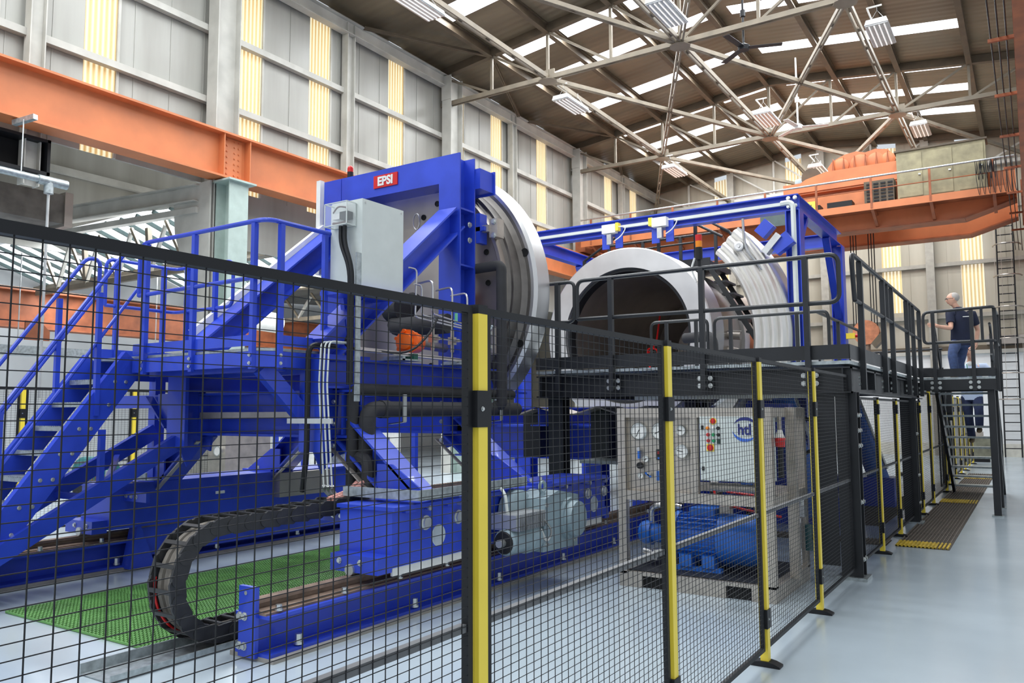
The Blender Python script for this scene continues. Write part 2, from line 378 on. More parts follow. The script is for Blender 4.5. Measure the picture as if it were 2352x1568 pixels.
ob('column_shaft', M().ib((-13.2,17.8,0),(-13.2,17.8,6.2),.45,.42,.025,.016,up=(1,0,0)), PALEGREEN, t)
ob('cap_plate', M().box((-13.5,17.5,6.2),(-12.9,18.15,6.235)), PALEGREEN, t)

# ------------------------------------------------------------------ crane runway beams
def runway(x, label, y0, y1, z0, z1, m, joint=None, w=.42):
    t = thing('crane_runway_beam', label, 'crane beam', (x,y0,z0))
    ob('girder', M().ib((x,y0,(z0+z1)/2),(x,y1,(z0+z1)/2),w,z1-z0,.04,.02), m, t)
    ob('crane_rail', M().box((x-.04,y0,z1),(x+.04,y1,z1+.07)), RUST, t)
    if joint:
        for d in (-.28, .34): ob('stiffener', M().box((x+.01,joint+d,z0+.04),(x+w/2-.02,joint+d+.02,z1-.04)), m, t)
        ob('splice_plate', M().box((x+.01,joint-.2,z0+.06),(x+.03,joint+.26,z1-.06)), m, t)
        bolts([(x+.03, joint+dy, z0+.14+.115*i) for i in range(7) for dy in (-.1, .08, .18)], (1,0,0), .018, t, m, 'rivet')
    return t
runway(-13.3, 'long orange crane runway beam along the left wall above the pale green column', 1.0, 33.0, 6.27, 7.2, ORANGE, 10.1)
rw = runway(.28, 'rusty orange crane runway beam overhead at the right edge of the view', 6.5, 33.0, 6.35, 7.5, ORANGE_D, None, .5)
for i, y in enumerate((8.5,11.0,13.5,16,18.5,21,23.5,26,28.5)):
    ob('cable_bracket', M().bar((.05,y,7.1),(-.3,y,7.1),.05,.05), ORANGE_D, rw)
for i, x in enumerate((-.06,-.16,-.26)):
    ob('conductor_cable', M().cyl((x,6.6,7.13+i*.02),(x,32.5,7.13+i*.02),.012,n=6), BLACK, rw)
runway(-20.8, 'old orange crane beam in the low side bay, seen through the blue stair rails', 4.0, 33.0, 3.75, 4.7, ORANGE_D)

# ------------------------------------------------------------------ roof trusses
PX = [-12.15,-10.35,-8.5,-6.7,-4.64,-2.87,-1.05]
for i, x in enumerate(PX):
    mb = M(); z = zroof(x)-.14
    mb.ib((x,0,z),(x,33.2,z),.14,.24,.014,.01)
    struct('trim_purlin_%d' % (i+1), mb, BROWN)
def truss(y, label, m=BEIGE):
    t = thing('roof_truss', label, 'roof truss', (XRIDGE,y,10.45), 'steel roof trusses across the hall')
    zb = 10.45; xs = [XL,-12.15,-10.35,-8.5,-6.68,-4.8,-2.95,-1.07,.5]
    ob('bottom_chord', M().bar((XL,y-.05,zb),(.6,y-.05,zb),.04,.12).bar((XL,y+.05,zb),(.6,y+.05,zb),.04,.12), m, t)
    ob('top_chord', M().bar((XL,y,zroof(XL)-.12),(XRIDGE,y,12.23),.16,.22), BROWN, t)
    ob('top_chord', M().bar((XRIDGE,y,12.23),(.5,y,zroof(.5)-.12),.16,.22), BROWN, t)
    for x in xs[1:-1]: ob('web_post', M().bar((x,y,zb),(x,y,zroof(x)-.15),.07,.07,up=(0,1,0)), m, t)
    for i in range(4, 8): ob('web_diagonal', M().bar((xs[i],y,zb),(xs[i+1],y,zroof(xs[i+1])-.2),.06,.06), m, t)
    for i in range(1, 5): ob('web_diagonal', M().bar((xs[i],y,zb),(xs[i-1],y,zroof(xs[i-1])-.2),.06,.06), m, t)
    for x in (xs[2], xs[4], xs[6]): ob('gusset_plate', M().cyl((x,y,zb-.1),(x,y,zb-.08),.26,n=8).box((x-.2,y-.02,zb-.08),(x+.2,y+.02,zb+.22)), m, t)
    return t
truss(17.75, 'nearer beige steel roof truss crossing above the blue portal')
truss(25.6, 'second beige steel roof truss crossing above the overhead crane')
truss(32.95, 'farthest steel roof truss against the end wall gable', GREYBEAM)
def member(name, p, q, label, cat='roof brace', m=BEIGE, w=.12, h=.1, group=None):
    t = thing(name, label, cat, p, group)
    p = V3(p); q = V3(q); d = (q-p).normalized(); sd = d.cross(V3((0,0,1))).normalized()*(w*.32)
    ob('angle_bar', M().bar(p+sd,q+sd,.04,h), m, t); ob('angle_bar', M().bar(p-sd,q-sd,.04,h), m, t)
    L = (q-p).length; mb = M()
    for i in range(1, int(L/1.1)): mb.bar(p+d*(i*1.1-.08),p+d*(i*1.1+.08),w*.7,.05)
    ob('batten_plate', mb, m, t); return t
zb = 10.45
for x, l in ((-10.35,'left'),(-6.67,'middle'),(-2.95,'right')):
    member('longitudinal_tie', (x,9.5,zb), (x,32.9,zb), {'left':'long roof tie running lengthwise over the wall side, left of the other two','middle':'long roof tie running lengthwise under the ridge','right':'long roof tie running lengthwise on the right side of the ridge'}[l], 'roof tie', BEIGE, .16, .12, 'lengthwise roof ties')
dg = [((-10.35,17.75),(-6.67,25.6),'diagonal brace from near truss left node to second truss middle node'),
      ((-6.67,17.75),(-2.95,25.6),'diagonal brace from near truss middle node to second truss right node'),
      ((-6.67,17.75),(-10.35,25.6),'diagonal brace from near truss middle node to second truss left node'),
      ((-2.95,17.75),(-6.67,25.6),'diagonal brace from near truss right node to second truss middle node'),
      ((-10.35,9.9),(-6.67,17.75),'diagonal brace leaving the top edge of the view towards the middle of the near truss'),
      ((-2.95,9.9),(-6.67,17.75),'diagonal brace from the top right towards the middle of the near truss'),
      ((-2.95,25.6),(-6.67,32.9),'diagonal brace from the right tie of the second truss down to the gable ridge'),
      ((-2.95,25.6),(.5,32.9),'diagonal brace from the second truss to the right corner of the end wall'),
      ((-10.35,25.6),(-6.67,32.9),'diagonal brace from the left tie of the second truss to the gable ridge'),
      ((-10.35,25.6),(-13.7,32.9),'diagonal brace from the second truss to the left corner of the end wall'),
      ((-6.67,25.6),(-2.95,32.9),'diagonal brace from the middle of the second truss to the right of the gable')]
for a, b, l in dg: member('diagonal_brace', (*a,zb-.02), (*b,zb-.02), l, 'roof brace', BEIGE, .13, .1, 'diagonal roof braces')
# wall-side knee rods up to the eaves
for i, (y, y2) in enumerate(((17.75,14.2),(17.75,21.4),(25.6,22),(25.6,29.2))):
    member('eaves_strut', (-13.6,y2,11.25), (-12.15,y,11.5), ['dark eaves strut left of the near truss end','dark eaves strut right of the near truss end','dark eaves strut left of the second truss end','dark eaves strut right of the second truss end'][i], 'roof strut', BROWN, .08, .07, 'eaves struts')
# ================================================================== low side bay seen under the runway beam
struct('wall_side_bay_upper', M().slab([(-19.8,-2,5.6),(-19.8,14,5.6),(-19.8,14,9),(-19.8,-2,9)], .05), CLADDING)
struct('trim_bay_girt', M().ch((-19.7,-2,7.6),(-19.7,14,7.6),.14,.16,.012), GREYBEAM)
struct('ceiling_side_bay', M().slab([(-19.8,-2,9),(-19.8,9.6,9),(-14.0,9.6,8.2),(-14.0,-2,8.2)], .05), ROOF2)  # unseen roof slab added to keep the tall bay dark
ZG = lambda y: 5.95-.34*(y-9.8)
struct('window_%d' % wn, M().slab([(-23.5,9.8,ZG(9.8)),(-14.1,9.8,ZG(9.8)),(-14.1,11.7,ZG(11.7)),(-23.5,11.7,ZG(11.7))], -.02), SKYG); wn += 1
struct('ceiling_side_bay_slope', M().slab([(-23.9,11.75,5.3),(-14.1,11.75,5.3),(-14.1,14.6,6.3),(-23.9,14.6,6.3)], -.04), ROOF2)
struct('window_%d' % wn, M().slab([(-23.5,14.65,6.28),(-14.1,14.65,6.28),(-14.1,16.6,5.6),(-23.5,16.6,5.6)], -.02), SKYG); wn += 1
struct('ceiling_side_bay_far', M().slab([(-23.9,16.65,5.58),(-14.1,16.65,5.58),(-14.1,33,6.6),(-23.9,33,6.6)], -.04), ROOF2)
GLZ = mat('grey_green_glazing_bar', (104, 124, 122), .5)
for i in range(16):
    x = -14.2-.6*i
    struct('trim_glazing_bar', M().bar((x,9.8,ZG(9.8)-.05),(x,11.7,ZG(11.7)-.05),.05,.08), GLZ); struct('trim_glazing_bar', M().bar((x,14.65,6.22),(x,16.6,5.54),.05,.08), GLZ)
struct('trim_bay_gutter', M().box((-23.9,11.6,5.1),(-14.0,11.85,5.28)), BEIGE); struct('trim_bay_gutter', M().box((-23.9,16.5,5.38),(-14.0,16.75,5.56)), BEIGE)
def baytruss(y, label, dz=0):
    t = thing('side_bay_truss', label, 'roof truss', (-14,y,5), 'side bay roof trusses')
    ob('rafter', M().ib((-13.75,y,6.02+dz),(-19.7,y,6.32+dz),.26,.34,.02,.014), GREYBEAM, t)
    ob('lower_rafter', M().bar((-13.75,y,5.68+dz),(-19.7,y,5.9+dz),.16,.12), GREYBEAM, t)
    ob('bottom_chord', M().bar((-13.75,y+.3,4.62),(-20.5,y+.3,4.62),.1,.12), BEIGE, t)
    for i in range(5):
        x = -13.9-i*1.25
        ob('web_diagonal', M().bar((x,y+.2,5.6+dz),(x-.62,y+.28,4.66),.07,.07), GREYBEAM, t)
        ob('web_diagonal', M().bar((x-.62,y+.28,4.66),(x-1.25,y+.2,5.7+dz),.06,.06), BEIGE, t)
        if i%2: ob('web_post', M().bar((x-.62,y+.28,4.66),(x-.62,y+.2,5.62+dz),.1,.1,up=(0,1,0)), BEIGE, t)
    ob('knee_bracket', M().prism([(-13.4,6.24),(-13.4,3.4),(-13.7,3.4),(-14.5,5.3),(-14.6,6.2)], 'y', y-.02, y+.02), GREYBEAM, t)
    return t
baytruss(9.75, 'pale grey side bay truss meeting the pale green column under the orange beam')
baytruss(17.3, 'farther side bay truss, seen dimly behind the glazed roof', -.3)
# ventilation duct and pipe under the orange beam, top left
t = thing('air_duct', 'sooty sheet metal air duct below the orange beam at the left edge', 'duct', (-15.2,6.2,5))
ob('duct_body', M().box((-16.2,5.4,5.2),(-15.1,7.9,5.75)), DULL, t); ob('duct_flange', M().box((-16.25,7.8,5.15),(-15.05,7.95,5.8)), STEEL_D, t)
t = thing('ventilation_opening', 'dark square vent box in the cladding right under the orange beam', 'vent', (-13.8,6.2,5.9))
ob('box_frame', M().box((-13.95,5.3,5.6),(-13.55,6.75,5.65)).box((-13.95,5.3,6.15),(-13.55,6.75,6.2)).box((-13.95,6.7,5.6),(-13.55,6.75,6.2)), BLACK, t)
ob('box_back', M().box((-13.9,5.3,5.65),(-13.86,6.7,6.15)), DARK, t)
t = thing('compressed_air_pipe', 'galvanised pipe with a tee and drop, hung below the orange beam', 'pipe', (-12.9,6,5.3))
zp = 5.32
ob('main_pipe', M().cyl((-12.9,3,zp+.03),(-12.9,6.62,zp),.055), GALV, t)
ob('tee_fitting', M().cyl((-12.9,6.25,zp),(-12.9,6.7,zp),.075).cyl((-12.9,6.42,zp),(-12.9,6.42,zp-.2),.07), GALV, t)
ob('drop_pipe', M().cyl((-12.9,6.42,zp-.18),(-12.9,6.42,1.9),.022,n=8), ALU, t)
ob('hanger_rod', M().cyl((-12.9,6.0,zp),(-12.9,6.0,6.2),.01,n=6), ALU, t)
ob('hanger_channel', M().bar((-13.2,6.0,6.2),(-12.75,6.1,6.24),.08,.08), GALV, t)
# cable tray and equipment in the side bay
t = thing('cable_tray', 'grey perforated cable tray running across behind the blue stair', 'cable tray', (-17,8,3))
ob('tray', M().ch((-17,3,2.92),(-17,14,2.92),.2,.16,.01,up=(1,0,0)), GALV, t)
for y in (5,8,11): ob('hanger_rod', M().cyl((-17,y,2.95),(-17,y,4.9),.012,n=6), ALU, t)
t = thing('lagged_duct', 'white round duct with an open black end behind the platform rail', 'duct', (-17,12,4.2))
ob('duct_tube', M().lathe((-18.3,13.2,4.35),(-.25,1,0),[(0,.3),(3.2,.3)],20), WHITE, t); ob('open_end', M().cyl((-18.3,13.19,4.35),(-18.3,13.21,4.35),.3,n=20), DARK, t)
t = thing('container', 'white ribbed container behind the platform stair', 'container', (-17.5,15.5,0))
mb = M().box((-19.5,15,0),(-15.6,18,2.35))
for i in range(16): mb.box((-19.4+i*.24,14.96,.25),(-19.28+i*.24,15,2.2))
ob('ribbed_body', mb, WHITE, t); ob('top_rail', M().box((-19.55,14.95,2.35),(-15.55,15.05,2.5)), WHITE, t)
t = thing('welding_cabinet', 'red cabinet standing on the blue bench behind the cross beam', 'cabinet', (-13.4,11.2,1.8))
ob('cabinet_body', M().box((-13.75,11.0,1.78),(-13.15,11.5,2.3)), RED, t); ob('lid', M().box((-13.77,10.98,2.3),(-13.13,11.52,2.36)), CAB, t)
t = thing('work_bench', 'blue steel bench carrying the red cabinet behind the machine', 'bench', (-13.3,11.2,0))
ob('bench_top', M().box((-14.4,10.8,1.7),(-12.6,11.8,1.78)), BLUE, t)
for x in (-14.3,-12.7):
    for y in (10.9,11.7): ob('leg', M().box((x-.04,y-.04,0),(x+.04,y+.04,1.7)), BLUE, t)
t = thing('test_cabinet', 'tall grey stainless cabinet with round gauges behind the blue carriage', 'cabinet', (-10.6,8.6,0))
ob('cabinet_body', M().box((-11.85,8.3,0),(-10.85,9.2,1.75)), STEEL_S, t)
for x, z in ((-11.0,1.42),(-11.0,1.05),(-11.3,1.42)): 
    g = ob('gauge', M().lathe((x,8.3,z),(0,-1,0),[(0,.09),(.05,.09),(.05,.075),(.03,.075)],20), ZINC, t); ob('dial', M().cyl((x,8.27,z),(x,8.262,z),.075,n=20), WHITE, g)
t = thing('pump_rack', 'blue framed rack of pumps and hoses in the side bay, right of the grey cabinet', 'pump rack', (-9.9,9.6,0))
for x in (-10.35,-8.7):
    for y in (9.5,10.4): ob('frame_post', M().box((x-.04,y-.04,0),(x+.04,y+.04,1.6)), BLUE, t)
ob('pump_body', M().cyl((-9.3,9.9,.75),(-9.3,9.9,1.1),.16).cyl((-9.3,9.9,1.1),(-9.3,9.9,1.3),.08), ALU, t)
ob('pump_body', M().cyl((-8.9,9.9,.7),(-8.9,9.9,1.05),.2).cyl((-8.9,9.9,1.05),(-8.9,9.9,1.25),.07), ALU, t)
ob('valve_stack', M().box((-10.2,9.7,.6),(-9.9,10,1.5)), GALV, t)
for i in range(4): ob('hose', M().tube(rnd([(-10.2+i*.09,9.6,.5),(-10.15+i*.09,9.55,1.1),(-10.1+i*.06,9.6,1.55)],.2),.014,6), BLACK, t)
t = thing('tall_filter_vessel', 'dark upright cylinder with a green label behind the stair support arms', 'vessel', (-12.6,9,0))
ob('shell', M().lathe((-12.9,9.6,.2),(0,0,1),[(0,.32),(1.5,.32),(1.65,.2),(1.66,0)],20), STEEL_D, t); ob('label_plate', M().box((-12.75,9.27,1.35),(-12.6,9.29,1.5)), GREEN, t)
t = thing('wire_basket', 'rusty wire mesh basket crate on the floor behind the stair arms', 'crate', (-11.7,7,0))
mb = M()
for i in range(9):
    f = i/8
    mb.box((-12.1+f*.7,6.75,.02),(-12.09+f*.7,6.77,.75)).box((-12.1+f*.7,7.35,.02),(-12.09+f*.7,7.37,.75)).box((-11.4,6.75+f*.6,.02),(-11.39,6.76+f*.6,.75))
for i in range(9): mb.box((-12.1,6.74,.02+i*.09),(-11.4,6.75,.03+i*.09)).box((-11.4,6.75,.02+i*.09),(-11.385,7.37,.03+i*.09))
ob('mesh_sides', mb, RUST, t)
t = thing('machine_cover', 'teal green motor cover low behind the stair', 'motor', (-12.6,7.6,.8)); ob('cover', M().cyl((-12.9,7.2,.75),(-12.3,7.2,.75),.22,n=20), mat('teal_motor_paint',(40,110,112),.5), t); ob('foot_plate', M().box((-12.9,7.0,0),(-12.3,7.4,.56)), BLACK, t)
t = thing('floor_line', 'yellow painted line on the floor beyond the back rail', 'floor marking', (-10.2,6,0)); ob('line', M().box((-10.4,4.5,.001),(-10.25,8.5,.004)), YELLOW, t)
t = thing('round_disc_sign', 'brown curved bracket plate on the white wall behind the stair rails', 'bracket', (-17.5,9,3.4)); ob('plate', M().prism([(8.4,3.2),(8.9,3.2),(8.9,3.4),(8.7,3.6),(8.4,3.6)],'x',-17.6,-17.55), ORANGE_D, t)

# ================================================================== overhead travelling crane
def crane():
    t = thing('overhead_crane', 'orange overhead travelling crane with walkway, spanning the hall in front of the end wall', 'crane', (-6.6,26.5,7))
    def girder(y):
        p = [(-13.1,7.5),(-11.9,7.02),(-1.35,7.02),(-.1,7.4),(-.1,8.2),(-13.1,8.2)]
        ob('girder', M().prism(p,'y',y,y+.5), ORANGE, t)
        q = [(-13.1,7.5),(-11.9,7.02),(-1.35,7.02),(-.1,7.4)]
        mb = M()
        for a, b in zip(q, q[1:]): mb.bar((a[0],y+.25,a[1]-.02),(b[0],y+.25,b[1]-.02),.62,.04,up=(0,0,1))
        ob('bottom_flange', mb, ORANGE_D, t)
    girder(25.4); girder(27.9)
    for x in (-13.25,.2): ob('end_carriage', M().box((x-.2,24.9,7.3),(x+.2,29,7.75)), ORANGE_D, t)
    dk = ob('walkway', M().box((-13,24.5,7.48),(-.1,25.4,7.52)), ORANGE_D, t)
    ob('walkway_fascia', M().box((-13,24.47,7.36),(-.1,24.5,7.56)), ORANGE, t)
    for i in range(9):
        x = -12.6+i*1.5
        ob('walkway_bracket', M().bar((x,24.5,7.42),(x,25.4,7.05),.06,.08,up=(1,0,0)).bar((x,24.5,7.4),(x,25.4,7.4),.06,.06), ORANGE_D, t)
        ob('rail_post', M().box((x-.03,24.46,7.4),(x+.03,24.5,8.32)), ORANGE_D, t)
    ob('handrail', M().cyl((-13,24.48,8.32),(-.1,24.48,8.32),.03,n=8), ALU, t)
    ob('middle_rail', M().cyl((-13,24.48,7.95),(-.1,24.48,7.95),.015,n=6), ORANGE_D, t)
    ob('vent_cabinet', M().box((-3.85,24.9,7.6),(-3.05,25.38,8.3)), BROWN, t)
    mb = M()
    for r in range(6):
        for c in range(4): mb.box((-3.78+c*.19,24.88,7.68+r*.1),(-3.65+c*.19,24.9,7.73+r*.1))
    ob('vent_louvres', mb, BLACK, t)
    for x0, x1, z0 in ((-4.9,-4.2,7.58),(-5.6,-5.1,7.56),(-6.2,-5.95,7.56)): ob('resistor_box', M().box((x0,24.95,z0),(x1,25.38,z0+.26)), BLACK, t)
    ob('cable_loops', M().tube([(-1.0+.004*i,24.44,8.3-.35*abs(math.sin(i*PI/12))*(1+.5*((i//12)%2))) for i in range(120)],.008,5), BLACK, t)
    for i in range(8):
        x = -1.0+.12*i; ob('festoon_cable', M().tube(rnd([(x,24.45,8.3),(x+.02,24.4,7.7),(x+.08,24.4,7.25),(x+.12,24.43,8.3)],.3),.008,5), BLACK, t)
    return t
crane()
t = thing('crane_cabinet', 'weathered grey electrical cubicle with three doors on the crane walkway', 'cabinet', (-2,24.9,7.55))
ob('cubicle', M().box((-2.95,24.8,7.56),(-.75,25.36,8.98)), mat('weathered_grey_panel', (150,142,112), .6, var=.12, scale=4), t)
ob('cubicle_roof', M().box((-3.0,24.75,8.98),(-.7,25.4,9.03)), BROWN, t)
for x in (-2.9,-2.15,-1.4):
    d = ob('door', M().box((x,24.78,7.66),(x+.6,24.8,8.9)), MATS['weathered_grey_panel'], t); ob('handle', M().box((x+.5,24.75,8.25),(x+.56,24.78,8.29)), ZINC, d)
t = thing('hoist_trolley', 'orange hoist trolley with ribbed gear casing on top of the crane', 'hoist', (-4.5,26.6,8.3))
ob('trolley_frame', M().box((-6.3,25.5,8.35),(-3.05,28.3,8.72)), ORANGE, t)
ob('side_plate', M().prism([(-6.3,8.4),(-3.0,8.4),(-3.0,8.95),(-5.0,8.95),(-5.6,8.8)],'y',25.45,25.5), ORANGE, t)
ob('gear_casing', M().prism([(-5.0,9.0),(-3.2,9.0),(-3.15,9.3),(-3.3,9.5),(-3.65,9.58),(-3.95,9.52),(-4.2,9.6),(-4.55,9.55),(-4.9,9.4),(-5.05,9.2)],'y',26.0,26.7), ORANGE, t)
for x, r in ((-4.65,.24),(-4.1,.27),(-3.65,.25),(-3.3,.2)): ob('casing_boss', M().lathe((x,26.0,9.2),(0,-1,0),[(0,r),(.06,r),(.1,r*.6),(.1,0)],18), ORANGE, t)
for i in range(6): ob('casing_rib', M().prism([(-4.9+i*.31,9.0),(-4.82+i*.31,9.0),(-4.86+i*.31,9.45)],'y',25.85,26.0), ORANGE_D, t)
ob('brake_drum', M().cyl((-5.55,26.0,9.0),(-5.55,26.4,9.0),.3,n=20), BROWN, t); ob('hoist_motor', M().cyl((-6.05,26.2,8.85),(-5.6,26.2,8.9),.2,n=16), MOTORG, t)
t = thing('crane_hook_block', 'orange sheave block hanging on wire ropes behind the black stair rails', 'hook block', (-4.25,26.8,3.6))
ob('sheave_cheek', M().lathe((-4.25,26.65,4.05),(0,1,0),[(0,0),(0,.38),(.3,.38),(.3,0)],24), mat('worn_orange_paint',(190,120,84),.6,var=.15), t)
ob('side_guard', M().prism([(-4.0,3.55),(-3.75,3.8),(-3.8,4.05),(-4.1,3.7)],'y',26.6,27), BROWN, t)
ob('hook_shank', M().cyl((-4.25,26.8,3.7),(-4.25,26.8,3.2),.1), RUST, t); ob('hook', M().tube([(-4.25,26.8,3.25),(-4.35,26.8,3.1),(-4.33,26.8,2.92),(-4.2,26.8,2.85),(-4.07,26.8,2.95)],.06), RUST, t)
for dx in (-.36,-.28,-.2,.16,.24,.32): ob('wire_rope', M().cyl((-4.25+dx,26.8,4.05),(-4.25+dx,26.8,8.4),.016,n=6), BLACK, t)
t = thing('safe_load_sign', 'yellow load sign on the crane walkway beside the blue gantry post', 'sign', (-5.4,24.4,7.5))
b = ob('sign_board', M().box((-5.68,24.42,7.33),(-5.13,24.46,7.82)), YELLOW, t)
text('lettering', 'Load', .2, frame((-5.42,24.415,7.66),(1,0,0),(0,0,1)), BLACK, t)
t = thing('maker_sign', 'dark sign board with yellow lettering hung on the crane behind the blue gantry beam', 'sign', (-7.7,24.4,7.4))
b = ob('sign_board', M().box((-6.75,24.42,7.22),(-5.95,24.46,7.85)), mat('dark_green_grey_board',(70,84,84),.5), t)
text('lettering', 'MORRIS', .19, frame((-6.35,24.415,7.7),(1,0,0),(0,0,1)), YELLOW, t)

# ================================================================== hanging lights, fans, lamps
def light_fixture(x, y, z, label):
    t = thing('high_bay_light', label, 'light', (x,y,z), 'hanging high bay lights')
    ob('housing', M().prism([(x-.24,z+.02),(x+.24,z+.02),(x+.2,z+.13),(x-.2,z+.13)],'y',y-.62,y+.62), WHITE, t)
    ob('reflector', M().box((x-.22,y-.6,z),(x+.22,y+.6,z+.02)), ALU, t)
    for i in range(4): ob('tube', M().cyl((x-.15+.1*i,y-.56,z-.012),(x-.15+.1*i,y+.56,z-.012),.014,n=8), TUBE, t)
    for d in (-.4,.4): ob('suspension_wire', M().tube([(x-.18,y+d,z+.13),(x,y+d,z+.4),(x+.18,y+d,z+.13)],.006,5).cyl((x,y+d,z+.4),(x,y+d,z+.5),.006,n=5), ALU, t)
    ob('hanging_frame', M().bar((x-.2,y-.4,z+.5),(x-.2,y+.4,z+.5),.03,.03).bar((x+.1,y-.4,z+.5),(x-.2,y-.4,z+.5),.03,.03), WHITE, t)
    return t
for x, y, l in ((-10.15,12.15,'white hanging tube light cut by the top edge, leftmost of all'),(-6.0,15.25,'white hanging tube light cut by the top edge near the middle roof joint'),
    (-2.42,18.75,'white hanging tube light at upper right in front of the widest bright roof light'),(-10.13,18.6,'white hanging tube light under the near truss above the vessel door'),
    (-5.95,22.6,'white hanging tube light below the ridge between the two trusses'),(-2.4,26.05,'white hanging tube light above the crane cubicle at right'),
    (-10.05,25.9,'white hanging tube light near the second truss on the wall side'),(-5.85,28.6,'white hanging tube light farthest off, just left of the hoist')):
    light_fixture(x, y, 9.9, l)
def fan(x, y, z, m, label):
    t = thing('ceiling_fan', label, 'fan', (x,y,z), 'ceiling fans')
    ob('down_rod', M().cyl((x,y,z+.1),(x,y,12.1),.025,n=8).cyl((x,y,z+.75),(x,y,z+.9),.06,n=8), m, t)
    ob('motor_hub', M().lathe((x,y,z-.06),(0,0,1),[(0,.0),(0,.12),(.1,.14),(.16,.05),(.16,0)],16), m, t)
    for i in range(3):
        a = i*2*PI/3+.35; d = V3((math.cos(a),math.sin(a),0)); ob('blade', M().bar(V3((x,y,z))+d*.12,V3((x,y,z))+d*.85,.15,.012), m, t)
fan(-5.42, 23.9, 9.98, WHITE, 'white three-bladed ceiling fan hanging below the ridge')
fan(-5.2, 17.9, 10.0, BLACK, 'dark three-bladed ceiling fan in front of a roof light near the middle roof joint')
struct('trim_ridge_vent', M().box((-7.2,15.4,12.0),(-6.2,16.3,12.28)), DARK)

# ================================================================== caged ladder and odds at the end wall
t = thing('caged_ladder', 'black caged ladder fixed to the end wall at the right edge', 'ladder', (-.65,33,0))
for x in (-.92,-.42): ob('stile', M().cyl((x,32.85,0),(x+.12,32.85,9.3),.025,n=8), BLACK, t)
for i in range(28): ob('rung', M().cyl((-.92+.0129*(.3+i*.3)/1,32.85,.3+i*.3),(-.42+.0129*(.3+i*.3),32.85,.3+i*.3),.018,n=6), BLACK, t)
for z in (2.0,2.9,4.1,5.2,6.3,7.4,8.4):
    ob('cage_hoop', M().tube([(-.62+.013*z+.42*math.cos(a),32.8-.62*math.sin(a),z) for a in [PI*i/14 for i in range(15)]],.025,6), STEEL_D, t)
for a in (.5,1.2,1.95,2.6): ob('cage_strap', M().bar((-.6+.42*math.cos(a),32.8-.62*math.sin(a),2.0),(-.52+.42*math.cos(a),32.8-.62*math.sin(a),8.4),.05,.012), STEEL_D, t)
struct('trim_%d' % k, M().box((-1.3,32.95,3.95),(.8,33.15,4.25)), STEEL_D); k += 1
t = thing('hydraulic_unit', 'low grey green machine block on the floor behind the stair foot', 'machine', (-1.2,29.8,0))
ob('block', M().box((-1.75,29.4,.1),(-1.2,30.0,.75)), mat('drab_green',(112,112,96),.7,var=.15), t); ob('top_fixture', M().box((-1.7,29.5,.75),(-1.4,29.8,.95)), STEEL_D, t); ob('skid_foot', M().box((-1.7,29.45,0),(-1.25,29.95,.1)), BLACK, t)
t = thing('traffic_cone_post', 'orange marker post with a black base behind the gate panel', 'marker post', (-2.6,22.6,0)); ob('post', M().cyl((-2.75,22.6,.06),(-2.75,22.6,1.35),.06,.05), mat('safety_orange',(235,80,40),.5), t); ob('base', M().cyl((-2.75,22.6,0),(-2.75,22.6,.07),.24), BLACK, t)

# ================================================================== floor gratings
def bar_grating(x0, x1, y0, y1, label, m, pitch, along='y', paint=None):
    t = thing('floor_grating', label, 'grating', (x0,y0,0))
    mb = M(); n = int((x1-x0)/pitch)
    for i in range(n+1): mb.box((x0+i*pitch,y0,.006),(x0+i*pitch+.008,y1,.02))
    ob('bearing_bars', mb, m, t); ob('pit_shadow', M().box((x0,y0,.001),(x1,y1,.005)), mat('dark_brown_grating_bed',(74,66,58),.7,var=.1) if 'dark_brown_grating_bed' not in MATS else MATS['dark_brown_grating_bed'], t)  # dark sheet under the bars, coloured as the shade of the pit
    if paint:
        for a, b in paint:
            pm = M()
            for i in range(n+1): pm.box((x0+i*pitch-.004,a,.007),(x0+i*pitch+.016,b,.021))
            c = int((b-a)/.035)
            for j in range(c): pm.box((x0,a+j*.035,.006),(x1-.16,a+j*.035+.016,.019))
            ob('painted_patch', pm, GRATE_Y, t)
    return t
ys = [10.84,12.1,14.0,16.2,18.6,21.0,24.0]
for i in range(6):
    bar_grating(-1.5,-.92,ys[i]+.01,ys[i+1]-.01,['brown walkway grating with a worn yellow edge, nearest of the row beside the fence','brown walkway grating right after the yellow edged one','brown walkway grating beside the black gate frame','brown walkway grating under the near end of the stair','brown walkway grating with a yellow patch beneath the open treads','brown walkway grating farthest along, by the stair foot'][i], GRATE_B, .042, 'y', {0:[(10.85,11.3)],1:[],3:[(16.3,16.9)],5:[(22.2,23.2)]}.get(i))
bar_grating(-6.2,-1.6,10.84,11.3,'brown grating strip crossing under the fence behind the steel pump skid', GRATE_B, .042)
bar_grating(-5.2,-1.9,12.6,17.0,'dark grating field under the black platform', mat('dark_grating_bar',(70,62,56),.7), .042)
gy = [3.43,4.35,5.25,6.15,7.05,7.95,8.85]
